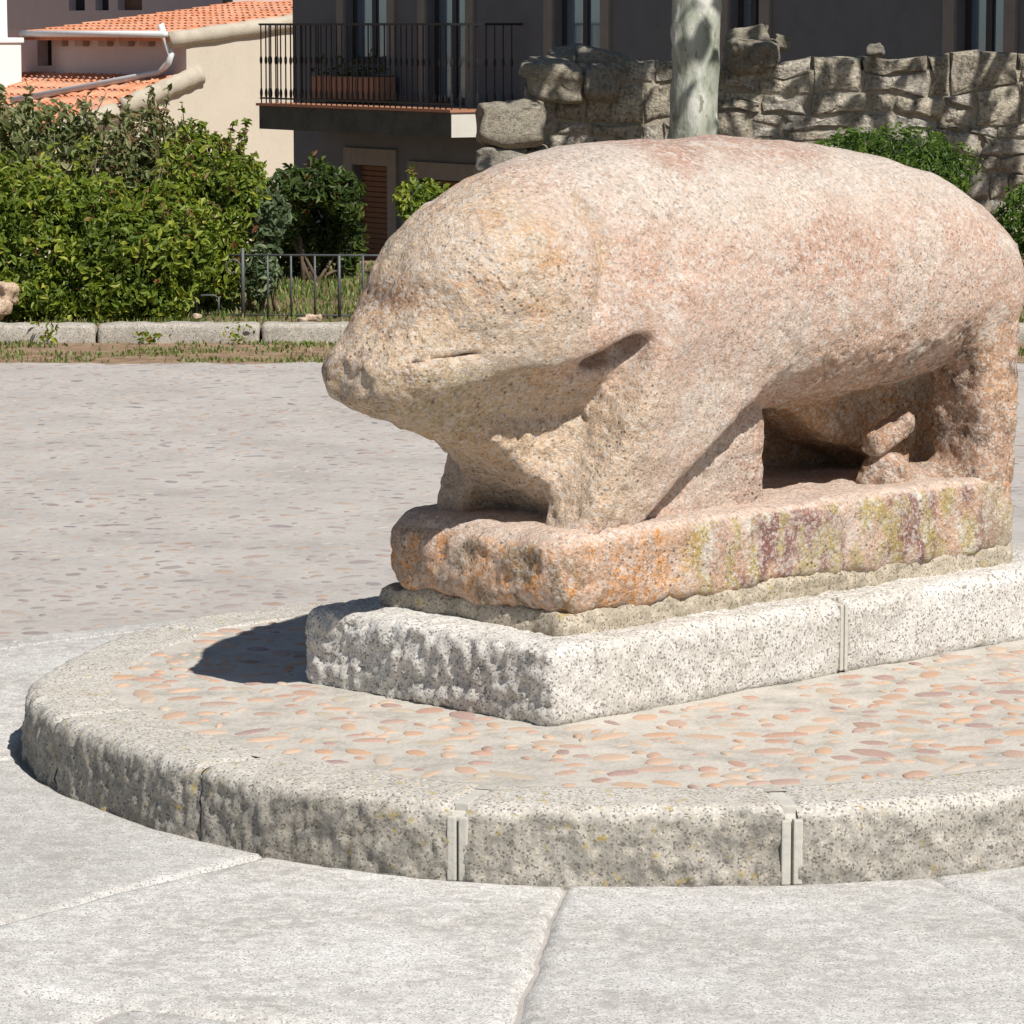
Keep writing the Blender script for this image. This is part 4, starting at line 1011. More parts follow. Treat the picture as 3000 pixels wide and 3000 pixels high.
def poly_stone(pts, proud, rg, gap=0.005):
    """one wall stone: irregular outline in the wall plane, chamfered, with a broken front face"""
    P = np.array(pts); c = P.mean(0); n = len(P)
    def inset(d):
        v = c - P; L = np.linalg.norm(v, axis=1, keepdims=True); return P + v / L * np.minimum(d, L * 0.6)
    V_ = []; r0 = inset(gap); r1 = inset(gap + 0.012); r2 = inset(gap + 0.05)
    for q in r0: V_.append((q[0], 0.06, q[1]))
    for q in r1: V_.append((q[0] + rg.uniform(-0.006, 0.006), -proud * rg.uniform(0.35, 0.9), q[1] + rg.uniform(-0.006, 0.006)))
    for q in r2: V_.append((q[0] + rg.uniform(-0.012, 0.012), -proud * rg.uniform(0.85, 1.12), q[1] + rg.uniform(-0.012, 0.012)))
    V_.append((c[0] + rg.uniform(-0.03, 0.03), -proud * rg.uniform(0.9, 1.15), c[1] + rg.uniform(-0.02, 0.02)))
    f = []
    for l in (0, n):
        for i in range(n): f += [(l + i, l + (i + 1) % n, l + n + (i + 1) % n), (l + i, l + n + (i + 1) % n, l + n + i)]
    for i in range(n): f.append((2 * n + i, 2 * n + (i + 1) % n, 3 * n))
    V_ = np.array(V_) - np.array([c[0], 0, c[1]])
    return mesh_np('stone', V_, np.array(f), 3, [M['rubble']], rg.random() < 0.15), c
def boulder_shape(seed):
    V, Q = surface_nets(lambda u, v, w: sd_box(u, v, w, (-0.5, -0.5, -0.5), (0.5, 0.5, 0.5), 0.16), (-0.72, -0.72, -0.72), (0.72, 0.72, 0.72), 0.13)
    N = vnormals(V, Q); V = V + N * (fbm(V, 1.3, 2, seed) * 0.11 + fbm(V, 4, 2, seed + 3) * 0.05)[:, None]
    return mesh_np('stone', V, Q, 4, [M['rubble']], True)
stones = [boulder_shape(700 + 11 * i) for i in range(10)]
WY = 26.0
wall = thing('rubble_wall', 'old dry rubble stone wall behind the tree trunk, top uneven', 'wall', (1.8, WY, 0))
rng = random.Random(77)
def stone(parent, ox, oz, x, y, z, sx, sy, sz, tilt=0.1):
    o = link('stone', rng.choice(stones), parent); o.location = (x - ox, y, z - oz); o.scale = (sx, sy, sz)
    o.rotation_euler = (rng.uniform(-tilt, tilt), rng.uniform(-tilt, tilt), rng.choice((0, 3.1416)) + rng.uniform(-0.15, 0.15)); return o
def wx(px): return (px - 966) * WY / F
def top_z(x):                              # uneven top line
    xs = [wx(p) for p in (985, 1100, 1180, 1270, 1370, 1400, 1440, 1560, 1650, 1700, 1740, 1932, 2300)]
    ys = [128, 118, 122, 130, 96, 82, 82, 92, 100, 118, 108, 96, 90]
    return float(np.interp(x, xs, [ony(966, y, WY).z for y in ys]))
X0, X1 = wx(985), wx(2120)
MB().span((X0 + 0.1 - 1.8, -0.130, -0.3), (X1 - 1.8, 0.28, 1.30)).build('wall_core', M['wallmortar'], wall)
def course_z(k, x): return COURSE[k] + (0.045 * math.sin(1.9 * x + k * 2.1) + 0.03 * math.sin(5.3 * x + k * 1.3)) * (0 if k == 0 else 1)
COURSE = [0.0]
while COURSE[-1] < 1.75: COURSE.append(COURSE[-1] + rng.uniform(0.13, 0.27))
for k in range(len(COURSE) - 1):
    x = X0 + rng.uniform(-0.05, 0.05)
    while x < X1:
        wdt = rng.choice((rng.uniform(0.12, 0.24), rng.uniform(0.2, 0.36), rng.uniform(0.3, 0.52)))
        xa, xb = x, x + wdt; sk0, sk1 = rng.uniform(-0.03, 0.03), rng.uniform(-0.03, 0.03)
        za = lambda xx: course_z(k, xx); zb = lambda xx: course_z(k + 1, xx)
        zm = (za((xa + xb) / 2) + zb((xa + xb) / 2)) / 2
        if zm + 0.03 < top_z((xa + xb) / 2):
            def outline(l, h):
                j = lambda q: rng.uniform(-q, q); m = (xa + xb) / 2 + j(0.04)
                return [(xa, l(xa)), (xa * 0.7 + xb * 0.3, l(xa * 0.7 + xb * 0.3) + j(0.012)), (m, l(m) + j(0.015)), (xb, l(xb)), (xb + sk1 * 0.6 + j(0.015), (l(xb) + h(xb)) / 2), (xb, h(xb)), (m, h(m) + j(0.015)), (xa * 0.6 + xb * 0.4, h(xa * 0.6 + xb * 0.4) + j(0.012)), (xa, h(xa)), (xa + sk0 * 0.6 + j(0.015), (l(xa) + h(xa)) / 2)]
            parts_ = [(za, zb)]
            if zb(xa) - za(xa) > 0.17 and rng.random() < 0.35:
                t = rng.uniform(0.4, 0.6); md = lambda xx: za(xx) * (1 - t) + zb(xx) * t + 0.02 * math.sin(9 * xx); parts_ = [(za, md), (md, zb)]
            for l, h in parts_:
                me_, c_ = poly_stone(outline(l, h), rng.uniform(0.022, 0.055), rng)
                link('stone', me_, wall, (c_[0] - 1.8, -0.118, c_[1]))
        x = xb
for (px, py, w, h) in ((1055, 152, 105, 70), (1138, 158, 66, 68), (1012, 132, 60, 30), (1405, 108, 70, 62), (1440, 100, 60, 46)):
    p = ony(px, py, WY - 0.1); stone(wall, 1.8, 0, p.x, -0.1, p.z, w * WY / F, 0.4, h * WY / F, 0.12)
for i in range(9):
    xx = rng.uniform(X0 + 0.1, X1 - 0.1); sz = rng.uniform(0.09, 0.24)
    stone(wall, 1.8, 0, xx, rng.uniform(-0.05, 0.1), top_z(xx) + sz * 0.12, sz * rng.uniform(1.0, 1.7), sz * 1.2, sz * rng.uniform(0.6, 0.9), 0.3)
pier = thing('stone_pier', 'short pier of two big squared blocks ending the rubble wall beside the balcony', 'pier', (wx(965), WY - 0.45, 0))
for (px, py, w, h) in ((964, 235, 122, 82), (950, 306, 98, 60), (968, 372, 124, 66), (962, 432, 118, 56)):
    p = ony(px, py, WY - 0.45); k = (WY - 0.45) / F
    o = link('stone', stones[{235: 2, 306: 5, 372: 7, 432: 9}[py]], pier); o.location = (p.x - wx(965), 0, p.z); o.scale = (w * k * 1.0, 0.42, h * k * 1.02)
for (px, py, w, h) in ((1010, 300, 40, 44), (1035, 320, 40, 36)):
    p = ony(px, py, WY - 0.4); k = WY / F; stone(pier, wx(965), 0, p.x, 0.0, p.z, w * k, 0.25, h * k, 0.3)

# ================================================================== PLANE TREES
def m_bark():
    k = NT('plane_bark'); v = k.mapv((1, 1, 0.45))
    n1 = k.noise(7, 4, 0.55, v, 0.4); n2 = k.noise(16, 4, 0.6, k.mapv((1, 1, 0.4), loc=(3, 1, 7)), 0.3)
    c = k.ramp(n1, [(0.36, (0.20, 0.215, 0.165)), (0.44, (0.33, 0.35, 0.285)), (0.54, (0.44, 0.455, 0.385)), (0.62, (0.60, 0.60, 0.54))])
    c = k.mix(k.ramp(n2, [(0.60, 0.0), (0.63, 0.8)]), c, (0.22, 0.205, 0.16)); c = k.mix(k.ramp(n2, [(0.30, 0.7), (0.36, 0.0)]), c, (0.70, 0.69, 0.64))
    return k.done(c, 0.8, k.bump(k.math('ADD', n1, n2), 0.6, 0.02), 0.25)
M['bark'] = m_bark()
def plane_tree(label, base, top, r0, seed, lean_pts=None, crown_r=2.2, nleaf=2600):
    r = np.random.default_rng(seed); root = thing('plane_tree', label, 'tree', base); base = np.array(base); top = np.array(top) - base
    nseg, nr = 60, 28
    T = np.linspace(0, 1, nseg); A = np.linspace(0, 2 * np.pi, nr, endpoint=False)
    cen = T[:, None] * top + np.stack([0.03 * np.sin(T * 5 + seed), 0.02 * np.cos(T * 4), 0 * T], 1)
    rad = r0 * (1.0 - 0.28 * T + 0.35 * np.exp(-T * 14))
    Pp = cen[:, None, :] + rad[:, None, None] * np.stack([np.cos(A), np.sin(A), 0 * A], -1)[None]
    Pp = Pp.reshape(-1, 3); nn = np.tile(np.stack([np.cos(A), np.sin(A), 0 * A], -1), (nseg, 1))
    Pp = Pp + nn * (fbm(Pp * np.array([1, 1, 0.5]), 3.5, 3, seed + 800) * 0.022 + np.maximum(0, vnoise(Pp * np.array([1, 1, 0.8]), 9, seed + 5) - 0.2) * 0.03)[:, None]
    I = np.arange(nseg * nr).reshape(nseg, nr); J = np.roll(I, -1, 1)
    q = np.stack([I[:-1], J[:-1], J[1:], I[1:]], -1).reshape(-1, 4)
    link('trunk', mesh_np('trunk', Pp, q, 4, [M['bark']]), root)
    lm = MB(); tips = []
    for k in range(7):
        a = 2 * math.pi * k / 7 + r.uniform(-0.3, 0.3); L = r.uniform(1.5, 2.4); e = r.uniform(0.5, 1.1)
        s = top * r.uniform(0.82, 0.99); d = np.array([math.cos(a) * math.cos(e), math.sin(a) * math.cos(e), math.sin(e)])
        m = s + d * L * 0.5 + np.array([0, 0, -0.1]); t = s + d * L + np.array([0, 0, 0.2]); lm.tube([s, m, t], [r0 * 0.42, r0 * 0.26, r0 * 0.12], 8); tips.append(t)
        for j in range(4):
            b = m + (t - m) * r.uniform(0, 0.9); e2 = b + r.normal(0, 0.55, 3) + d * 0.6; lm.tube([b, (b + e2) / 2 + r.normal(0, 0.08, 3), e2], [r0 * 0.13, r0 * 0.08, r0 * 0.03], 6); tips.append(e2)
    lm.build('limb', M['bark'], root, True)
    Pl = np.concatenate([np.array(t) + r.normal(0, 0.42, (nleaf // len(tips), 3)) for t in tips])
    link('crown', leaf_mesh('crown', Pl, r.normal(0, 0.6, Pl.shape) + np.array([0, 0, 0.7]), 0.16, M['leaf_plane'], r, np.zeros(len(Pl)), np.clip(r.normal(0.5, 0.25, len(Pl)), 0, 1), 0.9), root)
    return root
TY = 25.1
b0 = ony(1300, 430, TY); t0 = ony(1340, -230, TY)
plane_tree('mottled grey plane tree trunk standing before the rubble wall', (b0.x - 0.04, TY, 0.0), (t0.x, TY, t0.z + 0.9), 0.178, 1)
plane_tree('plane tree at the right, outside the picture, shading the rubble wall', (4.75, 23.6, 0.0), (4.05, 23.9, 3.1), 0.17, 4, nleaf=360)

# ================================================================== HOUSES
N1 = Vector((-0.84, -0.5426, 0)).normalized(); T1 = Vector((-N1.y, N1.x, 0))      # facades turned from the sun: along +T1 they come nearer
T2 = -N1                                                                            # gable ends run back along T2, facing the sun
class Frame:                               # facade frame: s along T1, d outward (N1), z up
    def __init__(self, origin): self.o = Vector(origin)
    def at(self, px, py, d=0.0):           # photograph point -> (s, z) on the facade plane offset by d
        r = ray(px, py); q = Vector((0, 0, CAMH)) - self.o - N1 * d
        t = -q.dot(N1) / r.dot(N1); p = q + r * t
        return p.dot(T1), p.z
    def mat(self): return Matrix(((T1.x, N1.x, 0, self.o.x), (T1.y, N1.y, 0, self.o.y), (0, 0, 1, 0), (0, 0, 0, 1)))
def frame_thing(name, label, cat, fr):
    o = thing(name, label, cat, (fr.o.x, fr.o.y, 0), math.atan2(T1.y, T1.x)); return o
# local x = s, local y = +90 deg from T1 ... inward is +y, so outward d = -y
def wall_mesh(name, s0, s1, z0, z1, holes, depth, mat, y=0.0):
    ss = sorted({s0, s1, *[h[0] for h in holes], *[h[1] for h in holes]}); zs = sorted({z0, z1, *[h[2] for h in holes], *[h[3] for h in holes]})
    b = MB()
    for a, c in zip(ss[:-1], ss[1:]):
        for e, g in zip(zs[:-1], zs[1:]):
            m = ((a + c) / 2, (e + g) / 2)
            if any(h[0] < m[0] < h[1] and h[2] < m[1] < h[3] for h in holes): continue
            b.quad((a, y, e), (c, y, e), (c, y, g), (a, y, g))
    for h in holes:
        b.quad((h[0], y, h[2]), (h[0], y + depth, h[2]), (h[0], y + depth, h[3]), (h[0], y, h[3]))
        b.quad((h[1], y, h[2]), (h[1], y, h[3]), (h[1], y + depth, h[3]), (h[1], y + depth, h[2]))
        b.quad((h[0], y, h[3]), (h[0], y + depth, h[3]), (h[1], y + depth, h[3]), (h[1], y, h[3]))
        b.quad((h[0], y, h[2]), (h[1], y, h[2]), (h[1], y + depth, h[2]), (h[0], y + depth, h[2]))
    me = bpy.data.meshes.new(name); me.from_pydata(b.v, [], b.f); me.materials.append(mat); me.update(); return me
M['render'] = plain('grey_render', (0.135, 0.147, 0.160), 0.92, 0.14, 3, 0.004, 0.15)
M['surround'] = plain('stone_surround', (0.235, 0.225, 0.205), 0.9, 0.12, 6, 0.003, 0.15)
M['beige'] = plain('beige_render', (0.57, 0.505, 0.41), 0.92, 0.07, 1.6, 0.003, 0.1)
M['white'] = plain('white_limewash', (0.80, 0.79, 0.77), 0.9, 0.04, 3, 0.002, 0.15)
M['lilac'] = plain('white_wall_shaded', (0.62, 0.56, 0.55), 0.9, 0.06, 2, 0.002, 0.15)  # white wall, with the lilac of its shade put into the colour
M['slabdark'] = plain('dark_concrete', (0.075, 0.08, 0.07), 0.92, 0.35, 4, 0.004, 0.15)  # dark copy: the balcony slab front's shade is put into this tone
M['slab_sunlit'] = plain('sunlit_concrete', (0.60, 0.58, 0.53), 0.92, 0.06, 4, 0.002, 0.15)  # pale copy: sun on the balcony slab's end put into the colour
M['black'] = plain('black_iron', (0.018, 0.018, 0.019), 0.5, 0.2, 20, 0, 0.4)
M['frame'] = plain('dark_window_frame', (0.030, 0.033, 0.036), 0.5, 0.2, 10, 0, 0.4)
M['wood'] = plain('brown_shutter_wood', (0.16, 0.085, 0.05), 0.7, 0.25, 8, 0.002, 0.3)
M['terra'] = plain('terracotta_box', (0.36, 0.215, 0.145), 0.8, 0.15, 12, 0.002, 0.2)
M['tilefloor'] = plain('clay_floor_tile', (0.40, 0.20, 0.12), 0.8, 0.15, 12, 0, 0.2)
def m_glass():
    k = NT('window_glass'); k.b.inputs['Base Color'].default_value = (0.30, 0.42, 0.55, 1); k.b.inputs['Metallic'].default_value = 0.75; k.b.inputs['Roughness'].default_value = 0.08
    k.b.inputs['Specular IOR Level'].default_value = 0.9
    k.put(k.b.inputs['Normal'], k.bump(k.noise(1.5, 2, 0.5), 0.05, 0.02)); return k.m
M['glass'] = m_glass()
M['curtain'] = plain('pale_curtain', (0.30, 0.34, 0.38), 0.9, 0.2, 4, 0, 0.1)
M['interior'] = plain('dark_room', (0.03, 0.032, 0.035), 0.9, 0.2, 3, 0, 0.1)

# --- grey house with the balcony
pB = ony(553, 150, 46.0)
frB = Frame((pB.x, pB.y, 0)); GZB = -2.9
house = frame_thing('grey_house', 'grey rendered house in shade with an iron balcony, behind the hedge and wall', 'house', frB)
wins = []
def win_rect(x0, x1, y0, y1, ztop=None):
    a, zt = frB.at(x0, y0); c, zb = frB.at(x1, y1); return (a, c, frB.at((x0 + x1) / 2, y1)[1], ztop if ztop else frB.at((x0 + x1) / 2, y0)[1])
spec = [('window', 652, 734, 0, 120, 3.05), ('window', 806, 882, 0, 198, 3.05), ('window', 1046, 1136, 0, 150, 3.05), ('window', 1378, 1436, 0, 150, 3.05), ('window', 1806, 1896, 0, 165, 3.05), ('door', 668, 736, 312, 620, None), ('door', 790, 888, 340, 620, None)]
holes = []
for kind, x0, x1, y0, y1, zt in spec:
    h = list(win_rect(x0, x1, y0, y1, zt))
    if kind == 'door': h[2] = GZB
    holes.append(tuple(h))
LB = frB.at(2300, 150)[0]
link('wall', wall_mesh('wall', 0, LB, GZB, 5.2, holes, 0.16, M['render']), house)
gab = MB(); gab.quad((0, 0, GZB), (0, 7, GZB), (0, 7, 5.2), (0, 0, 5.2)); gab.quad((LB, 0, GZB), (LB, 0, 5.2), (LB, 7, 5.2), (LB, 7, GZB)); gab.quad((0, 7, GZB), (LB, 7, GZB), (LB, 7, 5.2), (0, 7, 5.2)); gab.quad((0, 0, 5.2), (LB, 0, 5.2), (LB, 7, 5.2), (0, 7, 5.2))
gab.build('side_wall', M['render'], house)
MB().span((0, -0.45, 5.21), (LB, 7.4, 5.40)).build('roof', M['slabdark'], house)
for (kind, x0, x1, y0, y1, zt), h in zip(spec, holes):
    a, c, e, g = h; root = None
    fw = 0.17 if kind == 'window' else 0.20
    sur = MB(); sur.span((a - fw, -0.035, e - (0.0 if kind == 'door' else 0.12)), (a - 0.001, 0.02, g + fw)); sur.span((c + 0.001, -0.035, e - (0.0 if kind == 'door' else 0.12)), (c + fw, 0.02, g + fw)); sur.span((a, -0.033, g + 0.001), (c, 0.02, g + fw - 0.002))
    if kind == 'window':
        wo = link('window', MB().span((a + 0.002, 0.10, e + 0.002), (a + 0.07, 0.155, g - 0.002)).span((c - 0.07, 0.10, e + 0.002), (c - 0.002, 0.155, g - 0.002)).span((a + 0.07, 0.102, g - 0.07), (c - 0.07, 0.153, g - 0.002)).span((a + 0.07, 0.102, e + 0.002), (c - 0.07, 0.153, e + 0.08)).span(((a + c) / 2 - 0.045, 0.095, e + 0.08), ((a + c) / 2 + 0.045, 0.153, g - 0.07)).mesh('window', M['frame']), house)
        for q, (l, rr) in enumerate(((a + 0.071, (a + c) / 2 - 0.046), ((a + c) / 2 + 0.046, c - 0.071))):
            MB().span((l, 0.118, e + 0.081), (rr, 0.124, g - 0.071)).build('pane', M['glass'], wo)
        MB().span((a, 0.16, e), (c, 0.17, g)).build('curtain', M['curtain'] if x0 < 1000 else M['interior'], wo)
        MB().span((a - fw, -0.06, e - 0.14), (c + fw, 0.0, e - 0.121)).build('sill', M['surround'], wo)
        sur.build('surround', M['surround'], wo)
    else:
        do = link('door', MB().span((a, 0.13, e), (c, 0.17, g)).mesh('door', M['interior']), house)
        zz = e + 0.03; sl = MB().span((a + 0.02, -0.011, -0.028), (c - 0.02, 0.011, 0.028)).mesh('shutter_slat', M['wood'])
        while zz < g - 0.02:
            o = link('shutter_slat', sl, do, (0, 0.10, zz), None); o.rotation_euler = (0.35, 0, 0); zz += 0.062
        sur.build('surround', M['surround'], do)
# the balcony is part of the house
BD = 0.95
sA, zA = frB.at(489, 198, BD); sC, zC = frB.at(851, 210, BD); zTop = (zA + zC) / 2; zBot = frB.at(493, 243, BD)[1]
balc = link('balcony', MB().span((sA, -BD, zBot), (sC, -0.001, zTop - 0.012)).mesh('balcony', M['slabdark']), house)
MB().span((sC + 0.001, -BD - 0.002, zBot + 0.002), (sC + 0.012, -0.002, zTop - 0.016)).build('slab_end_sunlit', M['slab_sunlit'], balc)  # thin pale plate carrying the painted sunlight of the slab's end
MB().span((sA - 0.03, -BD - 0.03, zTop - 0.011), (sC + 0.03, -0.002, zTop + 0.02)).build('tile_edge', M['tilefloor'], balc)
zR = frB.at(489, 44, BD)[1]
rl = MB(); rl.span((sA, -BD, zR - 0.025), (sC, -BD + 0.04, zR)); rl.span((sA, -BD + 0.041, zR - 0.025), (sA + 0.04, -0.01, zR)); rl.span((sC - 0.04, -BD + 0.041, zR - 0.025), (sC, -0.01, zR)); rl.build('hand_rail', M['black'], balc)
rl = MB(); rl.span((sA + 0.005, -BD + 0.005, zTop + 0.07), (sC - 0.005, -BD + 0.035, zTop + 0.09)); rl.build('bottom_rail', M['black'], balc)
bm_ = MB().tube([(0, 0, 0), (0, 0, zR - zTop - 0.04)], 0.0085, 6).tube([(0, 0, 0.06), (0, 0, 0.09), (0, 0, 0.12), (0, 0, 0.15), (0, 0, 0.18)], [0.009, 0.016, 0.019, 0.016, 0.009], 6).tube([(0, 0, 0.46), (0, 0, 0.49), (0, 0, 0.53), (0, 0, 0.56)], [0.009, 0.018, 0.018, 0.009], 6).mesh('baluster', M['black'])
nb = int((sC - sA) / 0.118)
for i in range(nb + 1):
    link('baluster', bm_, balc, (sA + 0.02 + (sC - sA - 0.04) * i / nb, -BD + 0.02, zTop + 0.02))
for i in range(1, 8):
    for sx in (sA + 0.02, sC - 0.02): link('baluster', bm_, balc, (sx, -BD + 0.02 + (BD - 0.05) * i / 8, zTop + 0.02))
# flower box under the first window
a, c, e, g = holes[0]
fb = thing('flower_box', 'ribbed terracotta flower box below the left window behind the balcony', 'flower box', frB.o + T1 * ((a + c) / 2) + N1 * 0.2 + Vector((0, 0, e - 0.42)), math.atan2(T1.y, T1.x))
hw = (c - a) / 2 + 0.28
MB().span((-hw, -0.12, 0), (hw, 0.12, 0.27)).build('box', M['terra'], fb)
rib = MB().span((-0.05, -0.14, 0.0), (0.05, -0.121, 0.25)).mesh('rib', M['terra'])
for i in range(10): link('rib', rib, fb, (-hw + 0.09 + (2 * hw - 0.18) * i / 9, 0, 0.01))
r = np.random.default_rng(9); P = np.stack([r.uniform(-hw, hw, 160), r.normal(0, 0.07, 160), 0.27 + np.abs(r.normal(0, 0.12, 160))], 1)
link('plants', leaf_mesh('plants', P, r.normal(0, 0.6, P.shape) + np.array([0, 0, 0.6]), 0.07, M['leaf_dark'], r, np.zeros(160), r.random(160)), fb)['kind'] = 'stuff'

# --- low white and beige house with tiled roofs
M['tile'] = None
def m_tile():
    k = NT('clay_roof_tile'); r = k.rnd()
    c = k.ramp(r, [(0.0, (0.50, 0.20, 0.105)), (0.4, (0.58, 0.25, 0.14)), (0.75, (0.62, 0.31, 0.19)), (1.0, (0.47, 0.25, 0.17))])
    c = k.mix(1.0, c, k.ramp(k.noise(7, 5, 0.7), [(0.3, 0.75), (0.65, 1.15)]), 'MULTIPLY')
    return k.done(c, 0.85, k.bump(k.noise(30, 4, 0.6), 0.3, 0.004), 0.2)
M['tile'] = m_tile()
M['verge'] = plain('grey_verge_mortar', (0.45, 0.40, 0.32), 0.95, 0.22, 4, 0.01, 0.1)
M['pipe'] = plain('zinc_pipe', (0.70, 0.73, 0.74), 0.5, 0.08, 5, 0, 0.4)
DA = 60.0
pA = ony(352, 120, DA); frA = Frame((pA.x, pA.y, 0)); GZA = -3.6
low = frame_thing('tiled_house', 'low whitewashed house with orange tiled roofs and a sunlit beige gable', 'house', frA)
# facade runs towards -s from the corner (s = 0); gable runs back along +y at s = 0
sE = frA.at(76, 60)[0]
eave_z = frA.at(200, 62, 0.25)[1]
dr = frA.at(70, 60)[0], frA.at(97, 60)[0]
dz1 = frA.at(84, 62)[1]; dz0 = frA.at(84, 124)[1]
link('wall', wall_mesh('wall', sE * 1.9, 0, GZA, eave_z + 0.05, [(dr[0], dr[1], dz0, dz1)], 0.25, M['lilac']), low)
dd = link('door', MB().span((dr[0] + 0.003, 0.2, dz0), (dr[1] - 0.003, 0.24, dz1)).mesh('door', M['interior']), low)
def run_to(px, py, z=None):                 # distance back along the gable for a photograph column
    r = ray(px, py); q = Vector((0, 0, CAMH)) - frA.o; t = -q.dot(T1) / r.dot(T1); p = q + r * t
    return p.dot(-N1), p.z
y1, zv1 = run_to(553, 33); y0, zv0 = run_to(348, 62)
slope = (zv1 - zv0) / (y1 - y0)
DEP = 6.0
yl0, zl0 = run_to(372, 143); yl1, zl1 = run_to(200, 208)          # lean-to verge, in front of the facade (negative y)
lslope = (zl0 - zl1) / (yl0 - yl1)
LD = 3.6
gb = MB()
gb.quad((0, -0.002, GZA), (0, DEP, GZA), (0, DEP, zv0 + slope * DEP), (0, -0.002, zv0 - 0.02))
gb.quad((0, -LD, GZA), (0, -0.002, GZA), (0, -0.002, zl0 - 0.05), (0, -LD, zl0 - lslope * LD - 0.05))
gb.build('gable_wall', M['beige'], low)
# barrel tiles
def tile_mesh(L, w, h):
    n = 6; v = []; f = []
    for j, (y, k) in enumerate(((0, 1.0), (L, 0.86))):
        for i in range(n + 1):
            a = math.pi * i / n; v.append((-math.cos(a) * w / 2 * k, y, math.sin(a) * h * k + 0.012 * (1 - j)))
    for i in range(n): f.append((i, i + 1, i + n + 2, i + n + 1))
    m = len(v)
    for i in range(n + 1):
        a = math.pi * i / n; v.append((-math.cos(a) * (w / 2 - 0.014), 0, math.sin(a) * (h - 0.014) + 0.012))
    for i in range(n): f.append((i, m + i, m + i + 1, i + 1))
    me = bpy.data.meshes.new('roof_tile'); me.from_pydata(v, [], f); me.materials.append(M['tile']); me.update(); return me
tm = tile_mesh(0.44, 0.205, 0.085)
def tiled(parent, name, s0, s1, yA, zA_, sl, length, seed):
    rg = random.Random(seed)
    L = length / math.cos(math.atan(sl)); ang = math.atan(sl)
    rf = link(name, MB().quad((s0, yA, zA_ - 0.03), (s1, yA, zA_ - 0.03), (s1, yA + length, zA_ + sl * length - 0.03), (s0, yA + length, zA_ + sl * length - 0.03)).quad((s0, yA, zA_ - 0.09), (s1, yA, zA_ - 0.09), (s1, yA, zA_ - 0.03), (s0, yA, zA_ - 0.03)).mesh(name, M['tile']), parent)
    nc = int((s1 - s0) / 0.222); nrw = int(L / 0.36)
    for c in range(nc):
        for rr in range(nrw):
            d = rr * 0.36
            o = link('roof_tile', tm, rf, (s0 + 0.11 + (s1 - s0 - 0.22) * c / max(1, nc - 1) + rg.uniform(-0.008, 0.008), yA + d * math.cos(ang) + rg.uniform(-0.012, 0.012), zA_ + d * math.sin(ang) - 0.022 + rg.uniform(0, 0.006)))
            o.rotation_euler = (ang + rg.uniform(-0.01, 0.01), 0, rg.uniform(-0.02, 0.02))
    return rf
mr = tiled(low, 'main_roof', sE, 0.02, -0.32, zv0 - slope * 0.32, slope, 4.4, 1)
lr = tiled(low, 'lean_to_roof', sE * 1.55, 0.0, -LD, zl0 - lslope * LD, lslope, LD - 0.02, 2)
lr['label'] = 'lower orange tiled roof sloping down to the left'
def verge(y0_, z0_, y1_, z1_, rd, seed, parent):
    n = 24; t = np.linspace(0, 1, n); pts = np.stack([np.full(n, -0.02), y0_ + (y1_ - y0_) * t, z0_ + (z1_ - z0_) * t], 1)
    b = MB().tube([tuple(p) for p in pts], [rd * (1 + 0.05 * math.sin(k * 1.7 + seed)) for k in range(n)], 10); b.build('verge', M['verge'], parent, True)
verge(-0.3, zv0 - slope * 0.3 - 0.08, 4.4, zv0 + slope * 4.4 - 0.08, 0.135, 1, mr)
verge(0.25, zl0 - 0.06 + 0.25 * lslope, yl1 + 0.3, zl1 - 0.06 + 0.3 * lslope, 0.16, 2, lr)
verge(yl1 + 0.2, zl1 - 0.10 + 0.2 * lslope, -LD, zl0 - lslope * LD - 0.10, 0.17, 5, lr)
# gutter, corbels, down pipe
gut = MB().tube([(sE + 0.1, -0.40, eave_z - 0.02), (0.05, -0.40, eave_z - 0.02)], 0.055, 8); gut.build('gutter', M['pipe'], low, True)
M['corbel'] = plain('corbel_plaster', (0.42, 0.33, 0.28), 0.9, 0.1, 6, 0, 0.1)
for px in (120, 160, 205, 245, 283):
    s_, z_ = frA.at(px, 76); MB().span((s_ - 0.17, -0.12, z_ - 0.10), (s_ + 0.17, -0.003, z_ + 0.07)).build('corbel', M['corbel'], low, False, 0.02)
MB().span((frA.at(105, 60)[0], -0.06, frA.at(105, 63)[1]), (-0.02, -0.002, frA.at(105, 57)[1])).build('cornice', M['lilac'], low)
s1_, z1_ = frA.at(309, 45, 0.3); s2_, z2_ = frA.at(318, 118, 0.3)
def on_lean(px, py):
    # photograph point on the lean-to roof plane
    nrm = Vector((0, -lslope, 1)); A = Vector((0, 0, zl0 + 0.12)); r = ray(px, py)
    R = Matrix(((T1.x, T1.y, 0), (-N1.x, -N1.y, 0), (0, 0, 1)))
    q = R @ (Vector((0, 0, CAMH)) - frA.o); rr = R @ r; t = (A - q).dot(nrm) / rr.dot(nrm); return q + rr * t
pe = on_lean(300, 137); pf = on_lean(22, 190)
MB().tube([(s1_, -0.36, z1_), (s1_ + 0.02, -0.30, z1_ - 0.2), (s2_, -0.25, z2_ + 0.12), (s2_, -0.30, z2_), tuple(pe), tuple(pf)], 0.055, 8).build('down_pipe', M['pipe'], low, True)
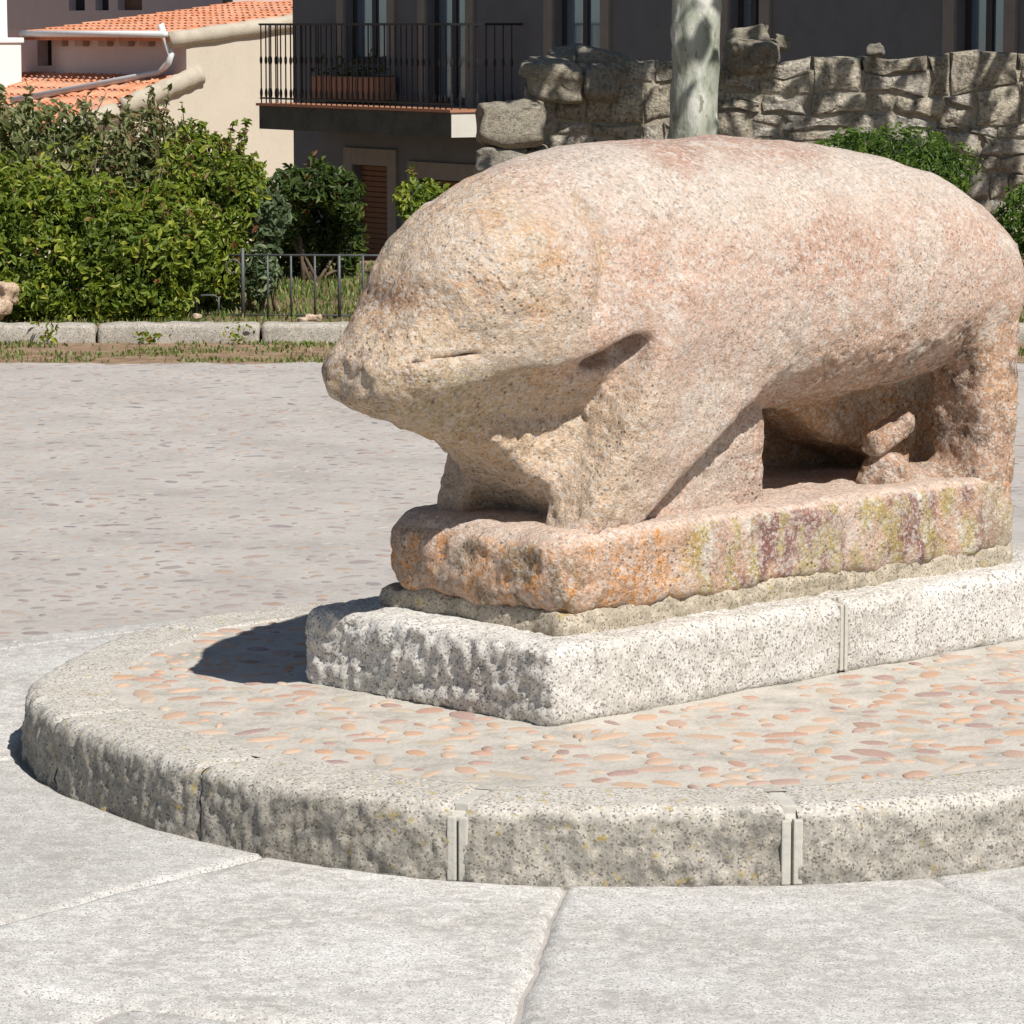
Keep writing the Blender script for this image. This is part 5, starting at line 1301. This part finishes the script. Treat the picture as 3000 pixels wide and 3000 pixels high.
# whitewashed chimney on the lean-to
def lf(px, py): return on_lean(px, py)
c0 = lf(5, 160) + Vector((-0.45, 0, 0))
ch = link('chimney', MB().box((c0.x, c0.y, c0.z + 0.18), (0.95, 0.7, 1.1)).mesh('chimney', M['white'], False, 0.02), low)
kx = 60.0 / F
MB().box((c0.x, c0.y, c0.z + 0.75), (1.02, 0.78, 0.09)).build('ledge', M['white'], ch, False, 0.02)
MB().box((c0.x - 0.12, c0.y, c0.z + 1.25), (0.55, 0.5, 0.95)).build('flue', M['white'], ch, False, 0.02)
MB().tube([(c0.x + 0.16, c0.y - 0.36, c0.z + 0.8), (c0.x + 0.16, c0.y - 0.36, c0.z + 1.65)], 0.06, 8).build('flue_pipe', M['pipe'], ch, True)
# neighbour behind, pink wall with small windows at the very top edge
pC = ony(300, 60, 70.0)
frC = Frame((pC.x, pC.y, 0))
nb_ = frame_thing('pink_house', 'pale pink house wall behind the tiled roofs at the top left', 'house', frC)
M['pink'] = plain('pink_wall_paint', (0.58, 0.49, 0.47), 0.9, 0.06, 2, 0, 0.1)
hs = []
for x0, x1 in ((130, 160), (180, 205), (222, 268)):
    a = frC.at(x0, 5)[0]; c = frC.at(x1, 5)[0]; hs.append((a, c, frC.at(150, 20)[1], 3.2))
link('wall', wall_mesh('wall', frC.at(-150, 5)[0], frC.at(420, 5)[0], -4, 4.6, hs, 0.2, M['pink']), nb_)
for a, c, e, g in hs:
    MB().span((a + 0.003, 0.15, e), (c - 0.003, 0.2, g)).build('window', M['wood'] if a == hs[2][0] else M['interior'], nb_)
MB().span((frC.at(-150, 5)[0], 0.21, -4), (frC.at(420, 5)[0], 5.0, 4.6)).build('back_block', M['pink'], nb_)

# alike things share a group
for o in scene.objects:
    if o.parent is None and 'label' in o and 'group' not in o:
        g = {'hedge_shrub': 'shrubs of the hedge in the planting bed', 'box_ball': 'clipped box balls before the rubble wall', 'plane_tree': 'plane trees along the wall',
             'rock': 'loose rocks in the planting bed', 'weed': 'weeds along the back kerb'}.get(o.name.split('.')[0])
        if g: o['group'] = g
